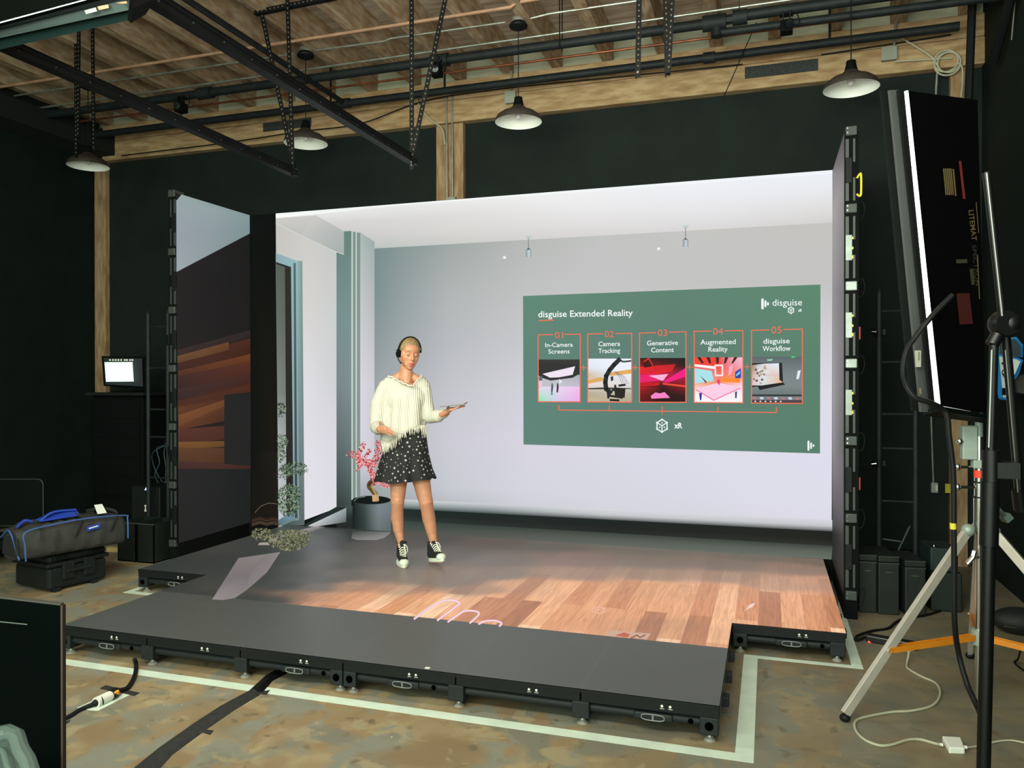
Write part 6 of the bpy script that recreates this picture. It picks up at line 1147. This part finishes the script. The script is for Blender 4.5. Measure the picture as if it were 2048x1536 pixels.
MB().tube([A(x, y, -.01+(onbody(x, y)+.0)*min(1, max(.0, (y-749)/12))) for x, y in nb], .0062, 8).build('neckband', KNIT, sw, 'auto')
MB().tube(spline([A(777, 752, -.01), A(782, 755, .05), A(812, 757, .08), A(838, 755, .06), A(844, 751, -.005)]), .006, 8).build('back_neckband', KNIT, sw, 'auto')
for nm, pts in (('cuff', [(760, 858, -.165), (760.5, 858, -.185)]), ('cuff', [(889, 827, -.155), (892, 825.5, -.172)])): MB().tube([A(*p) for p in pts], [.036, .031], 18, flat=.9).build(nm, KNIT, sw, 'auto')
# fringe
fr_ = MB()
def hemy(x): return float(np.interp(x, [762, 768, 788, 800, 812, 822, 852], [894, 895, 887, 874, 864, 858, 857]))
for k in range(64):
    x = 764+88*(k+random.random()*.8)/64; y = hemy(x)-7; L_ = random.uniform(9, 20)+(6 if x > 840 else 0)+(4 if x < 785 else 0); d = -.118-.02*math.exp(-((x-805)/25)**2); dx = random.uniform(-2.5, 2.5)+(2.5 if x > 840 else 0)
    sg_ = abs((x-808)/50); d += .07*sg_**3
    fr_.tube(spline([A(x, y, d), A(x+dx*.4+random.uniform(-1, 1), y+L_*.5, d-.008), A(x+dx, y+L_, d-.004)], 3), .0042, 6, r2=.0018, flat=.6)
fro = fr_.build('fringe', KNIT, sw, True); fro['kind'] = 'stuff'
# skirt
SKM = mat('black_skirt_cloth', (19, 20, 23), .8, scale=14, var=.3); STM = mat('white_star_print', (186, 188, 180), .8, var=.04)
def skp(t, a, off=0.):
    yl = np.interp(t, [0, .35, .7, 1], [855, 892, 928, 963]); L_ = np.interp(t, [0, .3, .55, .8, 1], [782, 772, 763, 755, 749.5]); R_ = np.interp(t, [0, .3, .55, .8, 1], [851, 854.5, 858, 863.5, 871])
    cx = (L_+R_)/2; hw = (R_-L_)/2; fold = 1+.085*t**1.5*math.sin(8*a+1.2)+.035*t*math.sin(13*a)
    x = cx+hw*math.cos(a)*(1+(fold-1)*.4)*(1+off/.2); dd = -math.sin(a)*(np.interp(t, [0, .4, 1], [.092, .122, .172])*fold+off)
    y = yl+t*t*(4.5*math.sin(2*a+.4)*0+6*math.exp(-((x-790)/16)**2)-7*max(0, (x-835)/36)+1.6*math.sin(8*a+2.6))
    return A(x, y, dd)
NA, NT = 120, 30; m = MB(); m.add([skp(j/NT, 2*PI*i/NA) for j in range(NT+1) for i in range(NA)], [(j*NA+i, j*NA+(i+1) % NA, (j+1)*NA+(i+1) % NA, (j+1)*NA+i) for j in range(NT) for i in range(NA)])
m.k = 1
placed = []
tries = 0
while len(placed) < 120 and tries < 9000:
    tries += 1; t, a = random.uniform(.04, .97), random.uniform(.12, PI-.12); big = len(placed) < 55
    P = skp(t, a, .0025); r = .0100*random.uniform(.85, 1.1) if big else random.choice([.0045, .0055, .007])
    if any((P-q).length < r+r2+.010 for q, r2 in placed): continue
    placed.append((P, r)); e1 = (skp(t, a+.03, .0025)-P); e2 = (skp(min(1, t+.02), a, .0025)-P)
    if e1.length < 1e-6 or e2.length < 1e-6: continue
    e1.normalize(); e2 = (e2-e1*e2.dot(e1)).normalized(); nn = e1.cross(e2); nn = nn if nn.dot(_f) < 0 else -nn; ro_ = random.uniform(0, 2*PI)
    pts = [P+nn*.001]+[P+nn*.0022+e1*math.cos(ro_+PI*k/5)*(r if k % 2 == 0 else r*.45)+e2*math.sin(ro_+PI*k/5)*(r if k % 2 == 0 else r*.45) for k in range(10)]
    m.add(pts, [(0, 1+k, 1+(k+1) % 10) for k in range(10)])
sk = m.build('skirt', [SKM, STM], person, fix=False); sk.data.polygons.foreach_set('use_smooth', [True]*len(sk.data.polygons))
# shoes
CANV = mat('black_canvas', (20, 23, 25), .8, scale=40, var=.3, bump=.2); RUBW = mat('white_shoe_rubber', (208, 220, 200), .55, scale=12, var=.08); LACE = mat('lace_white', (222, 228, 208), .8, var=.05); OUT = mat('brown_outsole', (150, 112, 86), .7)
def shoe(g, fw, tilt, sc=1.):
    x = Vector(fw); x.z = 0; x.normalize(); y = uu_.cross(x); Rm = Matrix((x, y, uu_)).transposed()@Matrix.Rotation(-tilt, 3, 'Y'); heel = Vector((-.06, 0, 0))
    o0 = g+Vector((0, 0, 0)); base_ = o0+Matrix((x, y, uu_)).transposed()@heel
    def T(a, b_, c): return base_+Rm@(Vector((a, b_, c))*sc+Vector((.06, 0, 0)))
    root = MB(); root.cap(T(-.025, 0, .055), T(.11, 0, .05), .040, .034, 18); root.cap(T(-.03, 0, .06), T(-.028, 0, .118), .040, .037, 18); root.cap(T(.0, 0, .10), T(.07, 0, .065), .032, .028, 18); root.cap(T(.1, 0, .045), T(.15, 0, .04), .034, .03, 18)
    up = blob(root, 'shoe', [CANV], person, .005, 3)
    ol = [(.185*math.cos(a)*.0+(.06+.132*math.cos(a)), (.047-.006*math.cos(a))*math.sin(a)*(1.0 if math.cos(a) > -.3 else .86)) for a in [2*PI*k/36 for k in range(36)]]
    mm = MB(); mm.prism([T(a, b_, .004) for a, b_ in ol], Rm@Vector((0, 0, .028*sc))); mm.build('rubber_sole', RUBW, up, bevel=.004)
    MB().prism([T(.06+(a-.06)*.97, b_*.95, .0) for a, b_ in ol], Rm@Vector((0, 0, .005*sc))).build('outsole', OUT, up)
    MB().ell(T(.155, 0, .036), (.036*sc, .037*sc, .030*sc), Rm, 20, 12).build('toe_cap', RUBW, up, True)
    MB().cap(T(.06, 0, .098), T(.005, 0, .155), .013, .02, 12).build('tongue', CANV, up, True)
    for k in range(7):
        t = k/6; X = .118-.108*t; Z = .072+.075*t**1.1; w = .017+.004*t
        MB().tube(spline([T(X-.004, -w-.004, Z-.012), T(X+.003, -w*.4, Z+.006), T(X+.006, w*.4, Z+.006), T(X+.008, w+.004, Z-.010)]), .0042, 6).build('lace', LACE, up, 'auto')
    MB().tube(spline([T(.02, .0, .150), T(.045, .03, .135), T(.055, .036, .10), T(.05, .03, .085)]), .003, 6).tube(spline([T(.02, 0, .150), T(.04, .012, .14), T(.07, .02, .105), T(.09, .02, .085)]), .003, 6).build('lace_bow', LACE, up, 'auto')
    MB().lathe([(.038*sc, -.004), (.040*sc, .0), (.039*sc, .004)], T(-.027, 0, .150), 24, Rm@Vector((0, 0, 1))).build('collar', CANV, up, True)
shoe(onp(804, 1126, 2, FZ), -ff_*.93+rr_*.22, 0.0); shoe(onp(868.5, 1127, 2, FZ), -ff_*.86+rr_*.42, math.radians(11))
MB().tube([H(x_*.0+.0, 0, 0) for x_ in (0,)]*0+[A(800, 756, -.03), A(809, 762, -.073), A(816.5, 763.5, -.082), A(823, 757, -.06)], .0011, 6).ell(A(816.5, 763.5, -.088), (.004, .003, .004), n=8, m=6).build('necklace', mat('fine_gold', (226, 200, 150), .3, .8), person)
# tablet
tbl = thing('tablet', 'thin grey tablet held flat on the left palm of the presenter', 'tablet', A(906, 808, -.25)); TT = [A(878.6, 813, -.30), A(928.5, 808.4, -.30), A(935.3, 803.4, -.20), A(887.9, 809.0, -.20)]
MB().hexa([p-Vector((0, 0, .007)) for p in TT]+TT).build('tablet_body', mat('tablet_grey', (120, 118, 120), .4, .4), tbl, bevel=.002); mid = sum(TT, Vector())/4
MB().add([mid+(p-mid)*.95+Vector((0, 0, .0008)) for p in TT], [(0, 1, 2, 3)]).build('tablet_screen', emis('tablet_glow', (176, 174, 182), .25), tbl, fix=False)
# headset
hs = thing('headset', 'black headset with microphone boom worn by the presenter', 'headset', H(-.08, 0, 0))
arc = [H(.088*math.cos(a)*1.0, .004, .014+.112*math.sin(a)) for a in [PI*k/28 for k in range(29)]]; MB().tube(arc, .0062, 8, flat=2.0).build('headband', BLK, hs, 'auto')
for s_ in (-1,): MB().lathe([(0, -.008), (.030, -.008), (.034, 0), (.032, .012), (.02, .018), (0, .018)], H(s_*.080, .004, -.006), 22, HM@Vector((s_, 0, 0))).build('ear_cup', MATTE, hs, 'auto'); MB().tube([H(s_*.088, .004, .02), H(s_*.092, .004, -.0)], .009, 8).build('yoke', BLK, hs, 'auto')
MB().tube(spline([H(-.094, -.002, -.012), H(-.094, -.030, -.034), H(-.088, -.055, -.055), H(-.08, -.072, -.066)]), .0042, 8).ell(H(-.079, -.074, -.067), (.007, .007, .007), n=10, m=8).build('microphone_boom', BLK, hs, 'auto')
MB().tube([H(-.094, .012, .0), H(-.112, .03, .018)], .004, 8).build('antenna', mat('grey_antenna', (110, 124, 122), .5), hs, 'auto')
